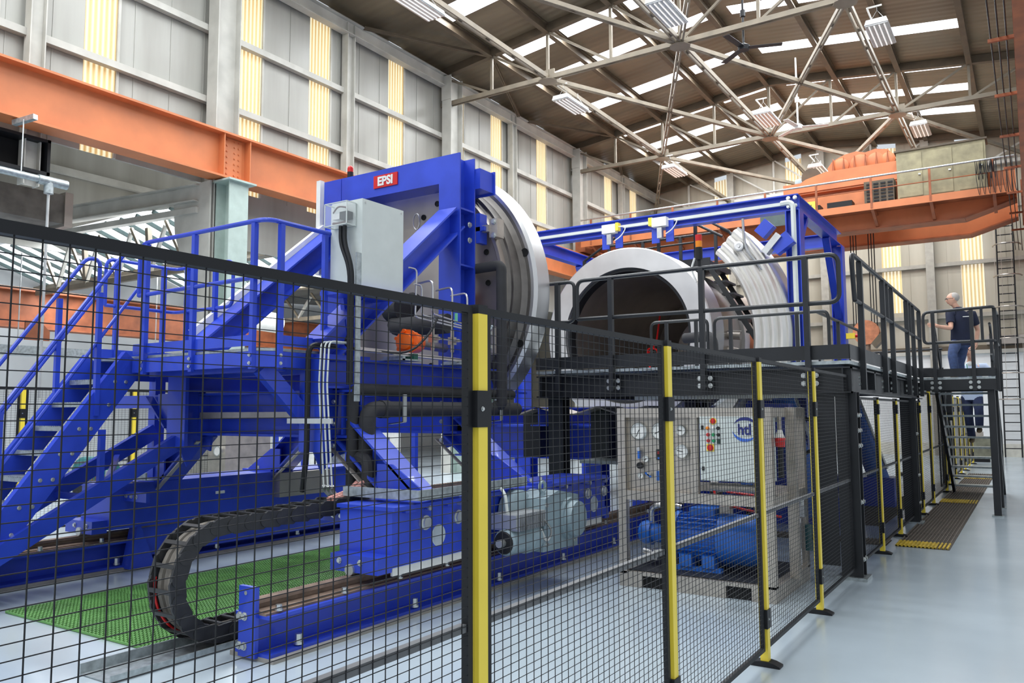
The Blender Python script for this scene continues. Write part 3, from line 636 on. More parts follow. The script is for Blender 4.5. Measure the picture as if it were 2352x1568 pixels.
for i in range(6):
    a, b = gy[i]+.004, gy[i+1]-.004
    t = thing('green_floor_grating', ['green mesh floor grating with the bare front edge, left of the cable chain','second green mesh grating from the front edge, behind the cable chain','third green mesh grating from the front edge, between the rails','fourth green mesh grating from the front edge, beside the near end of the wheel box','fifth green mesh grating, under the middle of the carriage','sixth green mesh grating, farthest under the carriage'][i], 'grating', (-6.2,a,0), 'green gratings between the rails')
    mb = M(); x0, x1 = -7.27, -5.2; n = 40; p = (x1-x0)/n
    for j in range(n+1): mb.box((x0+j*p-.007,a,.004),(x0+j*p+.007,b,.02))
    c = 30; q = (b-a)/c
    for j in range(c+1): mb.box((x0,a+j*q-.006,.004),(x1,a+j*q+.006,.02))
    ob('mesh_bars', mb, GRATE_G, t); ob('bed', M().box((x0,a,.001),(x1,b,.003)), mat('dark_green_bed',(36,84,36),.8) if 'dark_green_bed' not in MATS else MATS['dark_green_bed'], t)  # dark green sheet stands for the shade in the mesh gaps

# ================================================================== guard fence
FX = -1.55
def fence_post(x, y, label, group='yellow guard fence posts', h=2.005):
    t = thing('fence_post', label, 'fence post', (x,y,0), group)
    ob('upright', M().box((x-.026,y-.026,.03),(x+.026,y+.026,h-.03)), YELLOW, t)
    ob('cap', M().box((x-.027,y-.027,h-.03),(x+.027,y+.027,h)), BLACK, t)
    f = M().prism([(x-.1,0),(x+.1,0),(x+.1,.012),(x+.06,.028),(x+.03,.034),(x-.03,.034),(x-.06,.028),(x-.1,.012)],'y',y-.045,y+.045)
    ob('foot', f, BLACK, t)
    for z in (1.66,.3): ob('panel_clip', M().box((x-.02,y-.04,z-.06),(x+.032,y+.04,z+.06)), BLACK, t)
    bolts([(x+.032,y-.012,z) for z in (1.66,.3)], (1,0,0), .006, t, ZINC, 'screw')
    return t
def fence_panel(x, y0, y1, label, z0=.1, z1=2.0, group='black mesh guard panels', mesh=True):
    t = thing('mesh_fence', label, 'fence panel', (x,(y0+y1)/2,z0), group); e = .0125
    fr = M().box((x-e,y0,z0),(x+e,y0+.025,z1)).box((x-e,y1-.025,z0),(x+e,y1,z1)).box((x-e,y0+.025,z1-.025),(x+e,y1-.025,z1)).box((x-e,y0+.025,z0),(x+e,y1-.025,z0+.025))
    ob('panel_frame', fr, BLACK, t)
    ob('middle_rail', M().box((x-.02,y0+.025,.955),(x+.006,y1-.025,.98)), MIDR, t)
    if mesh:
        mb = M(); n = round((y1-y0)/.05); r = .0012
        for i in range(1, n):
            y = y0+(y1-y0)*i/n; mb.box((x+.006,y-r,z0+.01),(x+.0084,y+r,z1-.005))
        c = int((z1-z0)/.03); r = .001
        for i in range(1, c):
            z = z0+(z1-z0)*i/c; mb.box((x+.0084,y0+.01,z-r),(x+.0104,y1-.01,z+r))
        ob('wire_mesh', mb, BLACK, t)
    return t
FP = [.57,2.17,3.80,5.40,6.99]
PL = ['yellow fence post with a black cap standing nearest in front of the blue carriage','yellow fence post in front of the left part of the steel pump skid','yellow fence post in front of the white cabinet of the pump skid','yellow fence post right of the steel pump skid, before the black platform post']
for y, l in zip(FP[1:], PL): fence_post(FX, y, l)
NL = ['black mesh guard panel at the left of the view in front of the blue stair','black mesh guard panel in front of the grey gearbox, right of the nearest yellow post','black mesh guard panel in front of the gauges and blue motor','black mesh guard panel in front of the right side of the pump skid']
for a, b, l in zip(FP, FP[1:], NL): fence_panel(FX, a+.04, b-.04, l)
fence_panel(FX, 7.03, 8.48, 'black mesh guard panel ending at the black platform corner post')
for y, l in ((10.22,'yellow fence post under the platform edge, first beyond the black corner post'),(11.72,'yellow fence post under the platform edge, second beyond the black corner post'),(14.3,'yellow fence post just beyond the black gate posts'),(15.85,'yellow fence post beside the grating, last before the stair string'),
             (18.4,'yellow fence post at the foot of the stair'),(20.2,'yellow fence post seen between the lower treads, leftmost of the far row'),(22.0,'yellow fence post seen through the treads, second of the far row'),(23.7,'yellow fence post seen through the treads, third of the far row'),(25.2,'yellow fence post seen through the treads, fourth of the far row'),(26.8,'yellow fence post seen through the treads, fifth of the far row'),(28.4,'yellow fence post seen through the treads, rightmost and farthest of the row')):
    fence_post(FX-(.1 if y > 19 else 0), y, l, h=1.8 if y < 14.4 else 2.0)
FQ = [(8.75,10.18,'black mesh guard panel right after the black corner post'),(10.26,11.68,'black mesh guard panel under the platform between two yellow posts'),(11.76,13.1,'dense black mesh gate leaf under the platform'),(13.3,14.26,'black mesh guard panel beyond the gate posts'),(14.34,15.81,'black mesh guard panel beside the grating before the stair'),(15.89,18.36,'black mesh guard panel behind the left stair string'),
      (18.44,20.16,'black mesh guard panel seen through the lowest treads'),(20.24,21.96,'black mesh guard panel second in the far row behind the treads'),(22.04,23.66,'black mesh guard panel third in the far row behind the treads'),(23.74,25.16,'black mesh guard panel fourth in the far row behind the treads'),(25.24,26.76,'black mesh guard panel fifth in the far row behind the treads'),(26.84,28.36,'black mesh guard panel farthest in the row behind the treads')]
for a, b, l in FQ: fence_panel(FX-(.1 if a > 18 else 0), a, b, l, z1=1.79 if a < 14.2 else 1.95)
# fence in the side bay, behind the machine
for y, l in ((5.42,'yellow fence post in the side bay seen left of the blue stair'),(7.0,'yellow fence post in the side bay seen between stair and cross beam'),(10.4,'yellow fence post behind the carriage legs, left of the vessel supports')):
    fence_post(-11.3, y, l)
for a, b, l in ((3.86,5.38,'black mesh panel in the side bay at the far left'),(5.46,6.96,'black mesh panel in the side bay behind the stair arms'),(7.04,8.5,'black mesh panel in the side bay behind the wheel box'),(8.6,10.36,'black mesh panel in the side bay behind the carriage legs')):
    fence_panel(-11.3, a, b, l)
# ================================================================== rails on the floor
def rail(x, y0, y1, label, stop):
    t = thing('rail_track', label, 'rail', (x,y0,0), 'carriage rails')
    ob('rail_beam', M().ib((x,y0,.165),(x,y1,.165),.36,.27,.022,.016), BLUE, t)
    ob('sole_plate', M().box((x-.14,y0,.3),(x+.14,y1,.315)), RUST, t)
    ob('rail_head', M().prism([(x-.11,.315),(x+.11,.315),(x+.11,.325),(x+.02,.335),(x+.02,.36),(x+.045,.368),(x+.045,.395),(x-.045,.395),(x-.045,.368),(x-.02,.36),(x-.02,.335),(x-.11,.325)],'y',y0,y1), RUST, t)
    n = int((y1-y0)/.62)
    bolts([(x+.125,y0+.12+i*.62,.315) for i in range(n)], (0,0,1), .022, t, ZINC, 'clip_bolt', .04)
    bolts([(x+.15,y0+.28+i*1.24,.06) for i in range(n//2)], (0,0,1), .026, t, ZINC, 'anchor_bolt', .07)
    ob('grout_bed', M().box((x-.22,y0,.0),(x+.22,y1,.03)), mat('grey_grout',(150,146,140),.8) if 'grey_grout' not in MATS else MATS['grey_grout'], t)
    if stop:
        s = ob('end_stop', M().box((x-.1,y0-.03,.02),(x+.07,y0,.485)), BLUE, t)
        bolts([(x-.085+d,y0-.03,z) for z in (.09,.285) for d in (0,.05)], (0,-1,0), .021, t, ZINC, 'stop_bolt')
        ob('buffer_bolt', M().cyl((x-.03,y0,.44),(x-.03,y0+.035,.44),.028,n=6).cyl((x-.03,y0-.033,.44),(x-.03,y0-.03,.44),.014), ZINC, t)
    return t
rail(-4.5, 3.69, 13.6, 'blue floor beam with a rusty rail and bolted end stop, nearest the fence', True)
rail(-8.37, 2.2, 13.6, 'blue floor beam with a rail on the far side of the green gratings', False)
t = thing('chain_tray', 'galvanised channel tray lying on the floor under the cable chain', 'tray', (-5,4,0))
ob('channel', M().box((-5.17,2.9,.003),(-4.82,8.2,.01)).box((-5.17,2.9,.01),(-5.16,8.2,.07)).box((-4.83,2.9,.01),(-4.82,8.2,.05)), GALV, t)

# ================================================================== energy (drag) chain
def drag_chain():
    t = thing('cable_drag_chain', 'black cable drag chain looping up from the floor tray to the carriage', 'cable chain', (-5,3.8,0))
    x0, x1 = -5.14, -4.88; cy, cz, r = 3.76, .475, .37
    path = []
    L1 = 1.52; L2 = PI*r; L3 = 1.7; tot = L1+L2+L3; n = 30; p = tot/n
    def at(s):
        if s < L1: return V3((0, cy+L1-s, cz+r+.05*(1-s/L1)**2)), V3((0,-1,0))
        s -= L1
        if s < L2:
            a = s/r; return V3((0, cy-r*math.sin(a), cz+r*math.cos(a))), V3((0,-math.cos(a),-math.sin(a)))
        s -= L2; return V3((0, cy+s, cz-r)), V3((0,1,0))
    for i in range(n):
        c, d = at((i+.5)*p); nrm = V3((0,-d.z,d.y)); mb = M()    # outward normal in the YZ plane
        if nrm.z < 0 and i < n*.3: nrm = -nrm
        for x in (x0, x1-.022):
            poly = []
            for k in range(12):
                a = 2*PI*k/12; rr = .064
                q = c + d*(p*.34*(1 if math.cos(a) > 0 else -1) + rr*.6*math.cos(a)) + nrm*(rr*math.sin(a))
                poly.append((q.y, q.z))
            off = .003 if i % 2 else 0
            mb.prism(poly, 'x', x+off, x+.02+off)
            q = c + d*p*.5; mb.cyl((x-.004,q.y,q.z),(x+.026,q.y,q.z),.05,n=14)
        for s in (1,-1):
            q = c + nrm*(s*.055); mb.bar((x0+.01,q.y,q.z),(x1-.01,q.y,q.z),.03,.012,up=nrm)
        ob('chain_link', mb, PLASTIC, t)
    for i, (dx, r2, off) in enumerate(((.07,.026,0),(.13,.03,.01),(.19,.026,-.01))):
        pts = []
        for j in range(64):
            c, d = at(min(tot-.02, j*tot/63+.01)); nrm = V3((0,-d.z,d.y)); pts.append((x0+dx+.006*math.sin(j*.4+i), c.y+nrm.y*off, c.z+nrm.z*off))
        ob('hose', M().tube(pts, r2, 8), HOSE, t)
    for dx in (.035,.225):
        pts = []
        for j in range(40):
            c, d = at(L1+L2*.45+j*(L2*.55+.3)/39); nrm = V3((0,-d.z,d.y)); o = .03 if nrm.dot(c-V3((0,cy,cz))) > 0 else -.03
            pts.append((x0+dx, c.y+nrm.y*o, c.z+nrm.z*o))
        ob('red_cable', M().tube(pts,.009,6), RED, t)
    for dx in (.1,.16): ob('braided_hose', M().tube(rnd([(x0+dx,4.9,.92),(x0+dx,5.15,.97),(x0+dx-.05,5.3,1.03)],.1),.024,8), mat('pink_flecked_braid',(206,150,140),.8,var=.3,scale=60) if 'pink_flecked_braid' not in MATS else MATS['pink_flecked_braid'], t)
    ob('end_bracket', M().cyl((x1-.02,5.3,.9),(x1+.06,5.3,.9),.07).box((x0,5.24,.82),(x1+.04,5.3,.97)), ALU, t)
drag_chain()

# ================================================================== closure carriage
car = thing('closure_carriage', 'blue wheeled carriage carrying the round vessel door on splayed legs', 'carriage', (-6.42,6.6,.4))
def truck(sx):
    X = lambda v: -6.42+sx*v                       # v measured outwards from the centreline
    def bx(a, b): return M().box((min(X(a[0]),X(b[0])),a[1],a[2]),(max(X(a[0]),X(b[0])),b[1],b[2]))
    tr = ob('wheel_box', bx((1.64,4.78,.45),(2.2,8.45,.885)), BLUE, car)
    ob('top_plate', bx((1.62,4.76,.885),(2.24,8.47,.915)), BLUE, tr)
    for i in range(14): ob('weld_lug', bx((2.2,4.9+i*.27,.86),(2.235,5.02+i*.27,.885)), BLUE, tr)
    ob('rail_guard', bx((1.7,4.62,.42),(2.2,4.78,.55)), BLUE, tr); ob('rail_guard', bx((1.7,8.45,.42),(2.2,8.55,.55)), BLUE, tr)
    for a, b in ((4.8,6.0),(6.95,7.25),(7.6,8.4)): ob('wiper_plate', bx((2.17,a,.385),(2.19,b,.45)), WHITE, tr)
    ob('buffer', M().cyl((X(1.92),4.6,.44),(X(1.92),4.68,.44),.045), ALU, tr)
    f = sx
    for y, z in ((5.16,.757),(5.6,.755),(7.445,.747),(7.985,.745),(8.38,.74)):
        pn = ob('wheel_pin', M().lathe((X(2.2),y,z),(f,0,0),[(0,.06),(.03,.06),(.03,.047),(.05,.047),(.05,0)],18), ZINC, tr)
        ob('keeper_bolt', M().cyl((X(2.2),y+.03,z+.115),(X(2.2)+f*.05,y+.03,z+.115),.022,n=6), ZINC, tr)
    for y, z in ((5.36,.63),(8.18,.61)): ob('wheel_window', M().lathe((X(2.2),y,z),(f,0,0),[(.004,0),(.004,.075),(.006,.085),(0,.09)],22), MATS.get('pale_wheel_face') or mat('pale_wheel_face',(190,200,208),.4,.3), tr)
    bolts([(X(2.02),4.62,.5),(X(1.8),4.62,.5)], (0,-1,0), .018, tr)
    # end piece with plate and bolts, towards the chain
    ob('tow_plate', bx((1.25,4.92,.74),(1.66,4.96,.84)), BLUE, car)
    bolts([(X(1.6-.09*i),4.92,.79) for i in range(3)], (0,-1,0), .016, tr)
    return tr
truck(1); truck(-1)
for y in (5.45, 7.05):
    ob('cross_beam', M().ib((-7.75,y,1.64),(-5.2,y,1.64),.28,.44,.024,.016), BLUE, car)
    for x in (-7.78,-7.4,-5.3): ob('beam_stiffener', M().box((x-.012,y-.14,1.45),(x+.012,y+.14,1.83)), BLUE, car)
    bolts([(-7.8,y-.16,z) for z in (1.5,1.64,1.78)], (0,-1,0), .02, car); bolts([(-5.4,y-.15,z) for z in (1.35,1.55,1.75)], (0,-1,0), .018, car)
    for sx in (1,-1):
        X = lambda v: -6.42+sx*v
        ob('leg', M().ib((X(1.1),y,1.5),(X(1.98),y,.8),.28,.26,.022,.016,up=(sx*.6,0,1)), BLUE, car)
        ob('leg_gusset', M().prism([(X(.92),1.45),(X(1.2),1.45),(X(1.12),1.3),(X(.95),1.25)],'y',y-.012,y+.012), BLUE, car)
        ob('leg_foot', M().box((min(X(1.68),X(2.22)),y-.17,.915),(max(X(1.68),X(2.22)),y+.17,.94)), BLUE, car)
        ob('foot_web', M().prism([(X(1.55),1.2),(X(1.72),1.2),(X(2.15),.94),(X(1.55),.94)],'y',y-.14,y-.12), BLUE, car)
        ob('brace_strip', M().bar((X(.95),y-.15,1.36),(X(1.68),y-.15,.8),.012,.05,up=(0,1,0)), STEEL_S, car)
        bolts([(X(2.12),y+d,.94) for d in (-.1,.1)]+[(X(1.95),y-.14,.94)], (0,0,1), .022, car, ZINC, 'foot_bolt', .04)
for x in (-7.42,-5.44):
    ob('longitudinal_beam', M().ib((x,5.1,2.01),(x,8.5,2.01),.28,.28,.022,.016), BLUE, car)
    ob('end_plate', M().box((x-.15,5.06,1.3),(x+.15,5.1,2.15)), BLUE, car)
    ob('hanger_plate', M().prism([(5.1,1.87),(5.4,1.87),(5.36,1.3),(5.2,1.1),(5.1,1.3)],'x',x-.01,x+.01), BLUE, car)
ob('side_outrigger', M().ch((-8.95,5.3,1.78),(-7.75,5.3,1.78),.1,.14,.012), BLUE, car)
ob('outrigger_plate', M().prism([(-7.72,1.86),(-7.95,1.86),(-7.95,1.6),(-7.72,1.42)],'y',5.2,5.24), BLUE, car)
ob('outrigger_post', M().bar((-8.2,5.35,.95),(-8.2,5.35,2.05),.12,.12,up=(0,1,0)), BLUE, car)
ob('gusset_strip', M().bar((-8.1,5.19,1.83),(-7.75,5.19,1.5),.02,.09,up=(0,1,0)), BLUE, car)
ob('platform_strut', M().bar((-5.7,4.72,2.05),(-5.5,5.4,1.28),.12,.14), BLUE, car)
ob('stainless_strip', M().box((-7.35,5.29,1.6),(-5.9,5.31,1.66)), STEEL_S, car)
ob('white_label', M().box((-8.0,6.0,.72),(-7.99,6.12,.75)), WHITE, car)
# portal
por = ob('portal_frame', M().ib((-7.36,7.3,2.15),(-7.36,7.3,4.6),.3,.3,.02,.014,up=(0,1,0)).ib((-5.49,7.3,2.15),(-5.49,7.3,4.6),.3,.3,.02,.014,up=(0,1,0))
   .box((-7.2,7.15,4.28),(-5.64,7.17,4.6)).box((-7.2,7.43,4.28),(-5.64,7.45,4.6)).box((-7.2,7.17,4.28),(-5.64,7.43,4.3)).box((-7.2,7.17,4.58),(-5.64,7.43,4.6)), BLUE, car)
for x in (-5.49,-7.36):
    ob('stiffener', M().box((x-.145,7.17,3.95),(x+.145,7.43,3.97)), BLUE, por); ob('stiffener', M().box((x-.145,7.17,3.3),(x+.145,7.43,3.32)), BLUE, por)
    ob('lifting_arm', M().box((x-.14,7.45,4.24),(x+.22,7.72,4.48)).box((x-.16,7.72,4.22),(x+.24,7.74,4.5)), BLUE, por)
    ob('back_brace', M().ib((x,5.2,2.22),(x,7.2,3.86),.26,.26,.02,.014), BLUE, por)
    ob('brace_foot', M().box((x-.16,5.1,2.15),(x+.16,5.7,2.18)), BLUE, por)
bolts([(-5.36,7.36,3.8),(-5.36,7.36,3.62)], (1,0,0), .026, por)
ob('cable_duct', M().bar((-7.52,5.3,2.5),(-7.52,7.16,4.0),.07,.1), WHITE, por); ob('cable_duct', M().box((-7.6,7.1,3.4),(-7.53,7.17,4.62)), WHITE, por)
sg = ob('name_sign', M().box((-6.645,7.135,4.375),(-6.265,7.15,4.53)), RED, por)
text('lettering', 'EPSI', .148, frame((-6.455,7.132,4.448),(1,0,0),(0,0,1)), WHITE, por, .006, sx=.98)
t = thing('beacon', 'small red beacon on top of the blue portal', 'beacon', (-7.2,7.3,4.6))
ob('base', M().cyl((-7.2,7.3,4.6),(-7.2,7.3,4.72),.04), BLACK, t); ob('lens', M().cyl((-7.2,7.3,4.72),(-7.2,7.3,4.77),.038).ball((-7.2,7.3,4.77),.037), RED, t)
# door
dc = V3((-6.5,7.6,3.1)); dr = thing('vessel_door', 'large round machined steel vessel door hung behind the blue portal', 'door', dc)
ob('door_plate', M().lathe(dc,(0,1,0),[(.06,0),(.06,1.36),(0.02,1.39),(0.02,1.43),(.1,1.44)],96), STEEL_D, dr)
ob('groove_ring', M().lathe(dc,(0,1,0),[(.1,1.44),(.14,1.47),(.14,1.5),(.3,1.51),(.36,1.56),(.36,1.6)],96), GROOVE, dr)
ob('locking_rim', M().lathe(dc,(0,1,0),[(.36,1.6),(.36,1.64),(.39,1.68),(.66,1.68),(.68,1.66),(.68,0)],96), STEEL_M, dr)
for r, a in ((1.25,.35),(1.25,-.25),(1.12,-.75),(1.2,1.2),(1.0,1.35),(.75,.9),(1.2,.05),(.95,-1.2)):
    ob('bolt_hole', M().lathe(dc+V3((r*math.cos(a),.055,r*math.sin(a))),(0,-1,0),[(.006,0),(.006,.03),(.008,.034),(0,.036)],16), DARK, dr)
for a in (.28,-.42): ob('rim_hole', M().lathe(dc+V3((1.58*math.cos(a),.355,1.58*math.sin(a))),(0,-1,0),[(.004,0),(.004,.04),(.006,.05),(0,.05)],16), DARK, dr)
hg = ob('hinge_bracket', M().box((-5.19,7.52,3.66),(-5.08,7.66,3.88)).box((-5.34,7.5,3.73),(-5.19,7.56,3.81)), STEEL_S, dr)
bolts([(-5.13+d,7.52,z) for d in (0,) for z in (3.68,3.84)], (0,-1,0), .026, hg); ob('clevis', M().box((-5.34,7.46,3.6),(-5.28,7.6,3.95)).box((-5.34,7.46,3.74),(-5.22,7.5,3.79)), BLUE, dr)
hb = ob('lower_bracket', M().box((-5.3,7.5,2.3),(-5.1,7.66,2.62)), STEEL_S, dr); bolts([(-5.18,7.5,z) for z in (2.38,2.54)], (0,-1,0), .03, hb)
ob('lifting_loop', M().tube([(-6.35+.05*math.cos(a),7.6,4.02+.1*math.sin(a)) for a in [2*PI*i/16 for i in range(16)]],.008,6,True), STEEL_M, dr)
ob('toggle_clamp', M().box((-6.25,7.58,3.82),(-6.08,7.64,3.86)), STEEL_S, dr)

# ---- things on the carriage
gm = thing('gear_motor', 'grey gearbox with a small drive motor bolted to the side of the wheel box', 'motor', (-4.05,6.7,.6))
ob('gearbox', M().prism([(6.45,.36),(7.12,.34),(7.14,.83),(6.75,.9),(6.5,.84)],'x',-4.2,-3.86), MOTORG, gm)
ob('output_flange', M().lathe((-4.2,6.42,.72),(1,0,0),[(0,.2),(.12,.2),(.14,.17),(.14,0)],28), MOTORG, gm)
ob('round_cover', M().lathe((-3.87,6.95,.62),(1,0,0),[(0,.2),(.05,.2),(.05,.17),(.12,.165),(.13,0)],32), MOTORG, gm)
ob('lifting_eye', M().tube([(-3.95,6.6+.05*math.cos(a),.94+.05*math.sin(a)) for a in [2*PI*i/14 for i in range(14)]],.016,7,True).cyl((-3.95,6.6,.84),(-3.95,6.6,.89),.03), MOTORG, gm)
ob('motor_body', M().lathe((-3.98,5.98,.5),(0,1,0),[(0,.05),(0,.1),(.02,.115),(.3,.115),(.32,.14),(.46,.14),(.47,.1)],24), MOTORG, gm)
ob('fan_grille', M().lathe((-3.98,5.98,.5),(0,-1,0),[(0,.1),(.012,.09),(.015,.05),(.012,0)],20), BLACK, gm)
mb = M().box((-4.12,6.0,.62),(-3.86,6.5,.74))
for i in range(14): mb.box((-4.14,6.02+i*.034,.6),(-3.84,6.032+i*.034,.745))
ob('inverter_housing', mb, ALU, gm)
ob('encoder', M().cyl((-3.98,5.9,.5),(-3.98,5.98,.5),.035,n=10), ALU, gm)
for i in range(3): ob('cable', M().tube(rnd([(-3.85,6.46,.66),(-3.78,6.5,.55),(-3.82,6.46,.45),(-3.86,6.42,.52+.03*i)],.08),.01,6), ALU, gm)
ob('supply_conduit', M().tube(rnd([(-4.02,6.1,.74),(-4.04,6.1,.9),(-4.1,6.12,.96)],.05),.015,6), CAB, gm)
bolts([(-3.86,6.52,z) for z in (.42,.78)]+[(-3.86,7.06,.4)], (1,0,0), .018, gm)
t = thing('galvanised_cable_tray', 'galvanised cable tray laid around the leg foot on top of the near wheel box', 'cable tray', (-4.4,5.1,.95))
ob('tray_side', M().box((-4.95,4.98,.95),(-4.12,5.0,1.03)).box((-4.14,5.0,.95),(-4.12,6.6,1.03)).box((-4.95,5.0,.945),(-4.12,5.14,.955)).box((-4.26,5.14,.945),(-4.12,6.6,.955)), GALV, t)
t = thing('galvanised_cable_tray', 'galvanised cable tray bent down along the far left leg', 'cable tray', (-8.3,5.1,1))
ob('tray_side', M().box((-8.6,5.02,.95),(-7.85,5.04,1.03)).box((-8.6,5.04,.945),(-7.85,5.2,.955)), GALV, t)
t = thing('rack_cover', 'dark steel cover box on the far wheel box', 'cover', (-8.1,7,.7)); ob('box_body', M().box((-8.2,6.9,.6),(-7.95,7.75,.9)), STEEL_D, t)
t = thing('toothed_rack', 'rusty toothed rack running along the far rail', 'rack', (-8.1,8,.5))
mb = M().box((-8.16,5.1,.43),(-8.1,13,.47))
for i in range(110): mb.box((-8.16,5.12+i*.07,.47),(-8.1,5.155+i*.07,.495))
ob('rack_bar', mb, RUST, t); ob('rack_carrier', M().box((-8.2,5.1,.12),(-8.14,13,.44)), BLUE, t); ob('carrier_end', M().prism([(5.0,.02),(5.3,.02),(5.12,.45),(5.08,.45)],'x',-8.2,-8.05), BLUE, t)

# ---- work platform
pf = thing('work_platform', 'blue work platform with guard rails at the end of the carriage', 'platform', (-6.8,4.9,2.1))
xl, xr, yf, yb = -8.22, -5.52, 4.6, 5.55
ob('deck', M().prism([(xl,yf),(xr-.12,yf),(xr,yf+.12),(xr,yb),(xl,yb)],'z',2.19,2.215), GALV, pf)
ob('edge_channel', M().box((-7.45,yf-.02,2.05),(xr-.12,yf,2.185)).box((xr,yf+.12,2.05),(xr+.02,yb,2.185)).bar((xr-.12,yf,2.118),(xr,yf+.12,2.118),.02,.135), BLUE, pf)
ob('toe_board', M().box((-7.45,yf-.02,2.235),(xr-.12,yf-.01,2.33)).box((xr+.01,yf+.12,2.235),(xr+.02,yb,2.33)).box((xl,yf,2.235),(xl+.01,yb,2.33)), BLUE, pf)
ob('under_frame', M().box((-7.5,yf+.2,2.02),(-5.6,yf+.3,2.19)).box((-7.5,yb-.2,2.02),(-5.6,yb-.1,2.19)).box((xl,yf,2.0),(xl+.06,yb,2.19)), BLUE, pf)
tr_ = .021
posts = [(-7.24,yf-.03),(-6.49,yf-.03),(-5.65,yf-.03),(xr+.03,4.73),(xr+.03,5.25)]
for x, y in posts:
    ob('rail_post', M().bar((x,y,2.03),(x,y,3.31),.045,.045,up=(0,1,0)), BLUE, pf)
    bolts([(x+dx,y-.03,z) for dx in (0,) for z in (2.08,2.15)] if y < yf else [(x+.02,y,z) for z in (2.08,2.15)], (0,-1,0) if y < yf else (1,0,0), .012, pf)
top = rnd([(-7.36,yf-.03,2.8),(-7.36,yf-.03,3.33),(xr+.03,yf-.03,3.33),(xr+.03,5.44,3.33),(xr+.03,5.44,2.83),(xr+.03,yf-.03,2.83),(-7.36,yf-.03,2.81)],.14,6)
ob('hand_rail', M().tube(top, tr_), BLUE, pf)
bk = rnd([(xl,4.72,2.8),(xl,4.72,3.3),(xl,yb,3.3),(-7.2,yb,3.3),(-7.2,yb,2.8),(xl,yb,2.8),(xl,4.72,2.8)],.1,5)
ob('hand_rail', M().tube(bk, .019), BLUE, pf)
for x, y in ((xl,4.85),(xl,5.4),(-8.0,yb),(-7.5,yb)): ob('rail_post', M().bar((x,y,2.05),(x,y,3.29),.045,.045,up=(0,1,0)), BLUE, pf)

# ---- blue access stair
st = thing('access_stair', 'steep blue access stair with galvanised treads at the left of the carriage', 'stairs', (-7.85,3.6,0))
yt, ztop, sl = 4.6, 2.2, 1.36
ZS = lambda y: ztop-(yt-y)*sl
def stringer(x, sgn):
    a, b = (x, yt+.02, ZS(yt)-.02), (x, 2.99, ZS(2.99)-.02)
    ob('stringer', M().ch(a,b,.07,.26,.01,up=(0,0,1),side=sgn), BLUE, st)
    for y in (4.45, 3.75): ob('stringer_splice', M().bar((x,y-.1,ZS(y-.1)-.1),(x,y+.06,ZS(y+.06)-.25),.06,.012), BLUE, st)
stringer(-7.5, -1); stringer(-8.2, -1)
for i in range(9):
    z = 1.98-.225*i; y = yt-.12-(2.2-.22-z)/sl
    mb = M().box((-8.17,y-.12,z-.005),(-7.53,y+.1,z)).box((-8.17,y-.125,z-.04),(-7.53,y-.118,z)).box((-8.17,y+.094,z-.04),(-7.53,y+.1,z))
    for j in range(20): mb.box((-8.16+j*.032,y-.13,z),(-8.145+j*.032,y-.115,z+.008))
    ob('tread', mb, GALV, st); bolts([(-7.465,y-.06,z-.02),(-7.465,y+.05,z-.02)], (1,0,0), .014, st, ZINC, 'tread_bolt')
for x in (-7.47,-8.2):
    H = 1.05
    pts = rnd([(x,yt+.04,2.93),(x,yt+.04,3.27),(x,yt-.1,3.27),(x,2.9,ZS(2.9)+H+.02)],.1,6); ob('stair_rail', M().tube(pts,.021), BLUE, st)
    ob('stair_rail', M().tube(rnd([(x,yt+.04,3.1),(x,yt+.04,2.92),(x,2.9,ZS(2.9)+.55)],.06),.017), BLUE, st)
    for y in (4.24, 3.4): ob('rail_post', M().bar((x,y,ZS(y)-.08),(x,y,ZS(y)+H+.05),.045,.045,up=(0,1,0)), BLUE, st)
for x in (-7.45,-8.15):
    ob('support_arm', M().ch((x,5.3,1.46),(x,2.7,-.02+.08),.07,.16,.01,side=-1), BLUE, st)
    ob('hanger_post', M().bar((x,4.3,.95),(x,4.3,1.5),.05,.05,up=(0,1,0)), BLUE, st)
ob('cross_tie', M().bar((-8.15,4.25,.86),(-7.45,4.25,.86),.05,.06), BLUE, st); ob('cross_tie', M().bar((-8.15,3.3,.38),(-7.45,3.75,.62),.05,.05), BLUE, st)
ob('cross_tie', M().bar((-8.1,4.85,1.2),(-7.5,4.4,1.0),.05,.05), BLUE, st)

# ---- control cabinet on the carriage
cb = thing('control_cabinet', 'light grey electrical cabinet mounted in front of the blue portal', 'cabinet', (-5.27,5.6,2.8))
ob('cabinet_body', M().box((-5.46,5.3,2.78),(-5.07,5.87,3.61)), CAB, cb); ob('door_panel', M().box((-5.48,5.31,2.79),(-5.46,5.86,3.6)), CAB, cb)
ob('support_bracket', M().box((-5.55,5.25,2.74),(-5.0,5.9,2.78)).bar((-5.5,5.5,2.76),(-5.5,5.6,2.2),.05,.05), BLUE, cb)
for y, z in ((5.34,3.58),(5.84,3.58)): ob('corner_screw', M().cyl((-5.07,y,z),(-5.066,y,z),.01), ZINC, cb)
t = thing('junction_box', 'clear plastic junction box with wiring on the front of the grey cabinet', 'junction box', (-5.28,5.25,3.45))
ob('box_cover', M().box((-5.42,5.17,3.36),(-5.14,5.3,3.57)), GLASSP, t); mb = M()
for x in (-5.42,-5.14):
    mb.bar((x,5.17,3.36),(x,5.17,3.57),.008,.008,up=(0,1,0)).bar((x,5.17,3.57),(x,5.29,3.57),.008,.008).bar((x,5.17,3.36),(x,5.29,3.36),.008,.008)
for z in (3.36,3.57): mb.bar((-5.42,5.17,z),(-5.14,5.17,z),.008,.008)
ob('box_rim', mb, CAB, t)
ob('back_plate', M().box((-5.42,5.285,3.36),(-5.14,5.298,3.57)), CAB, t)
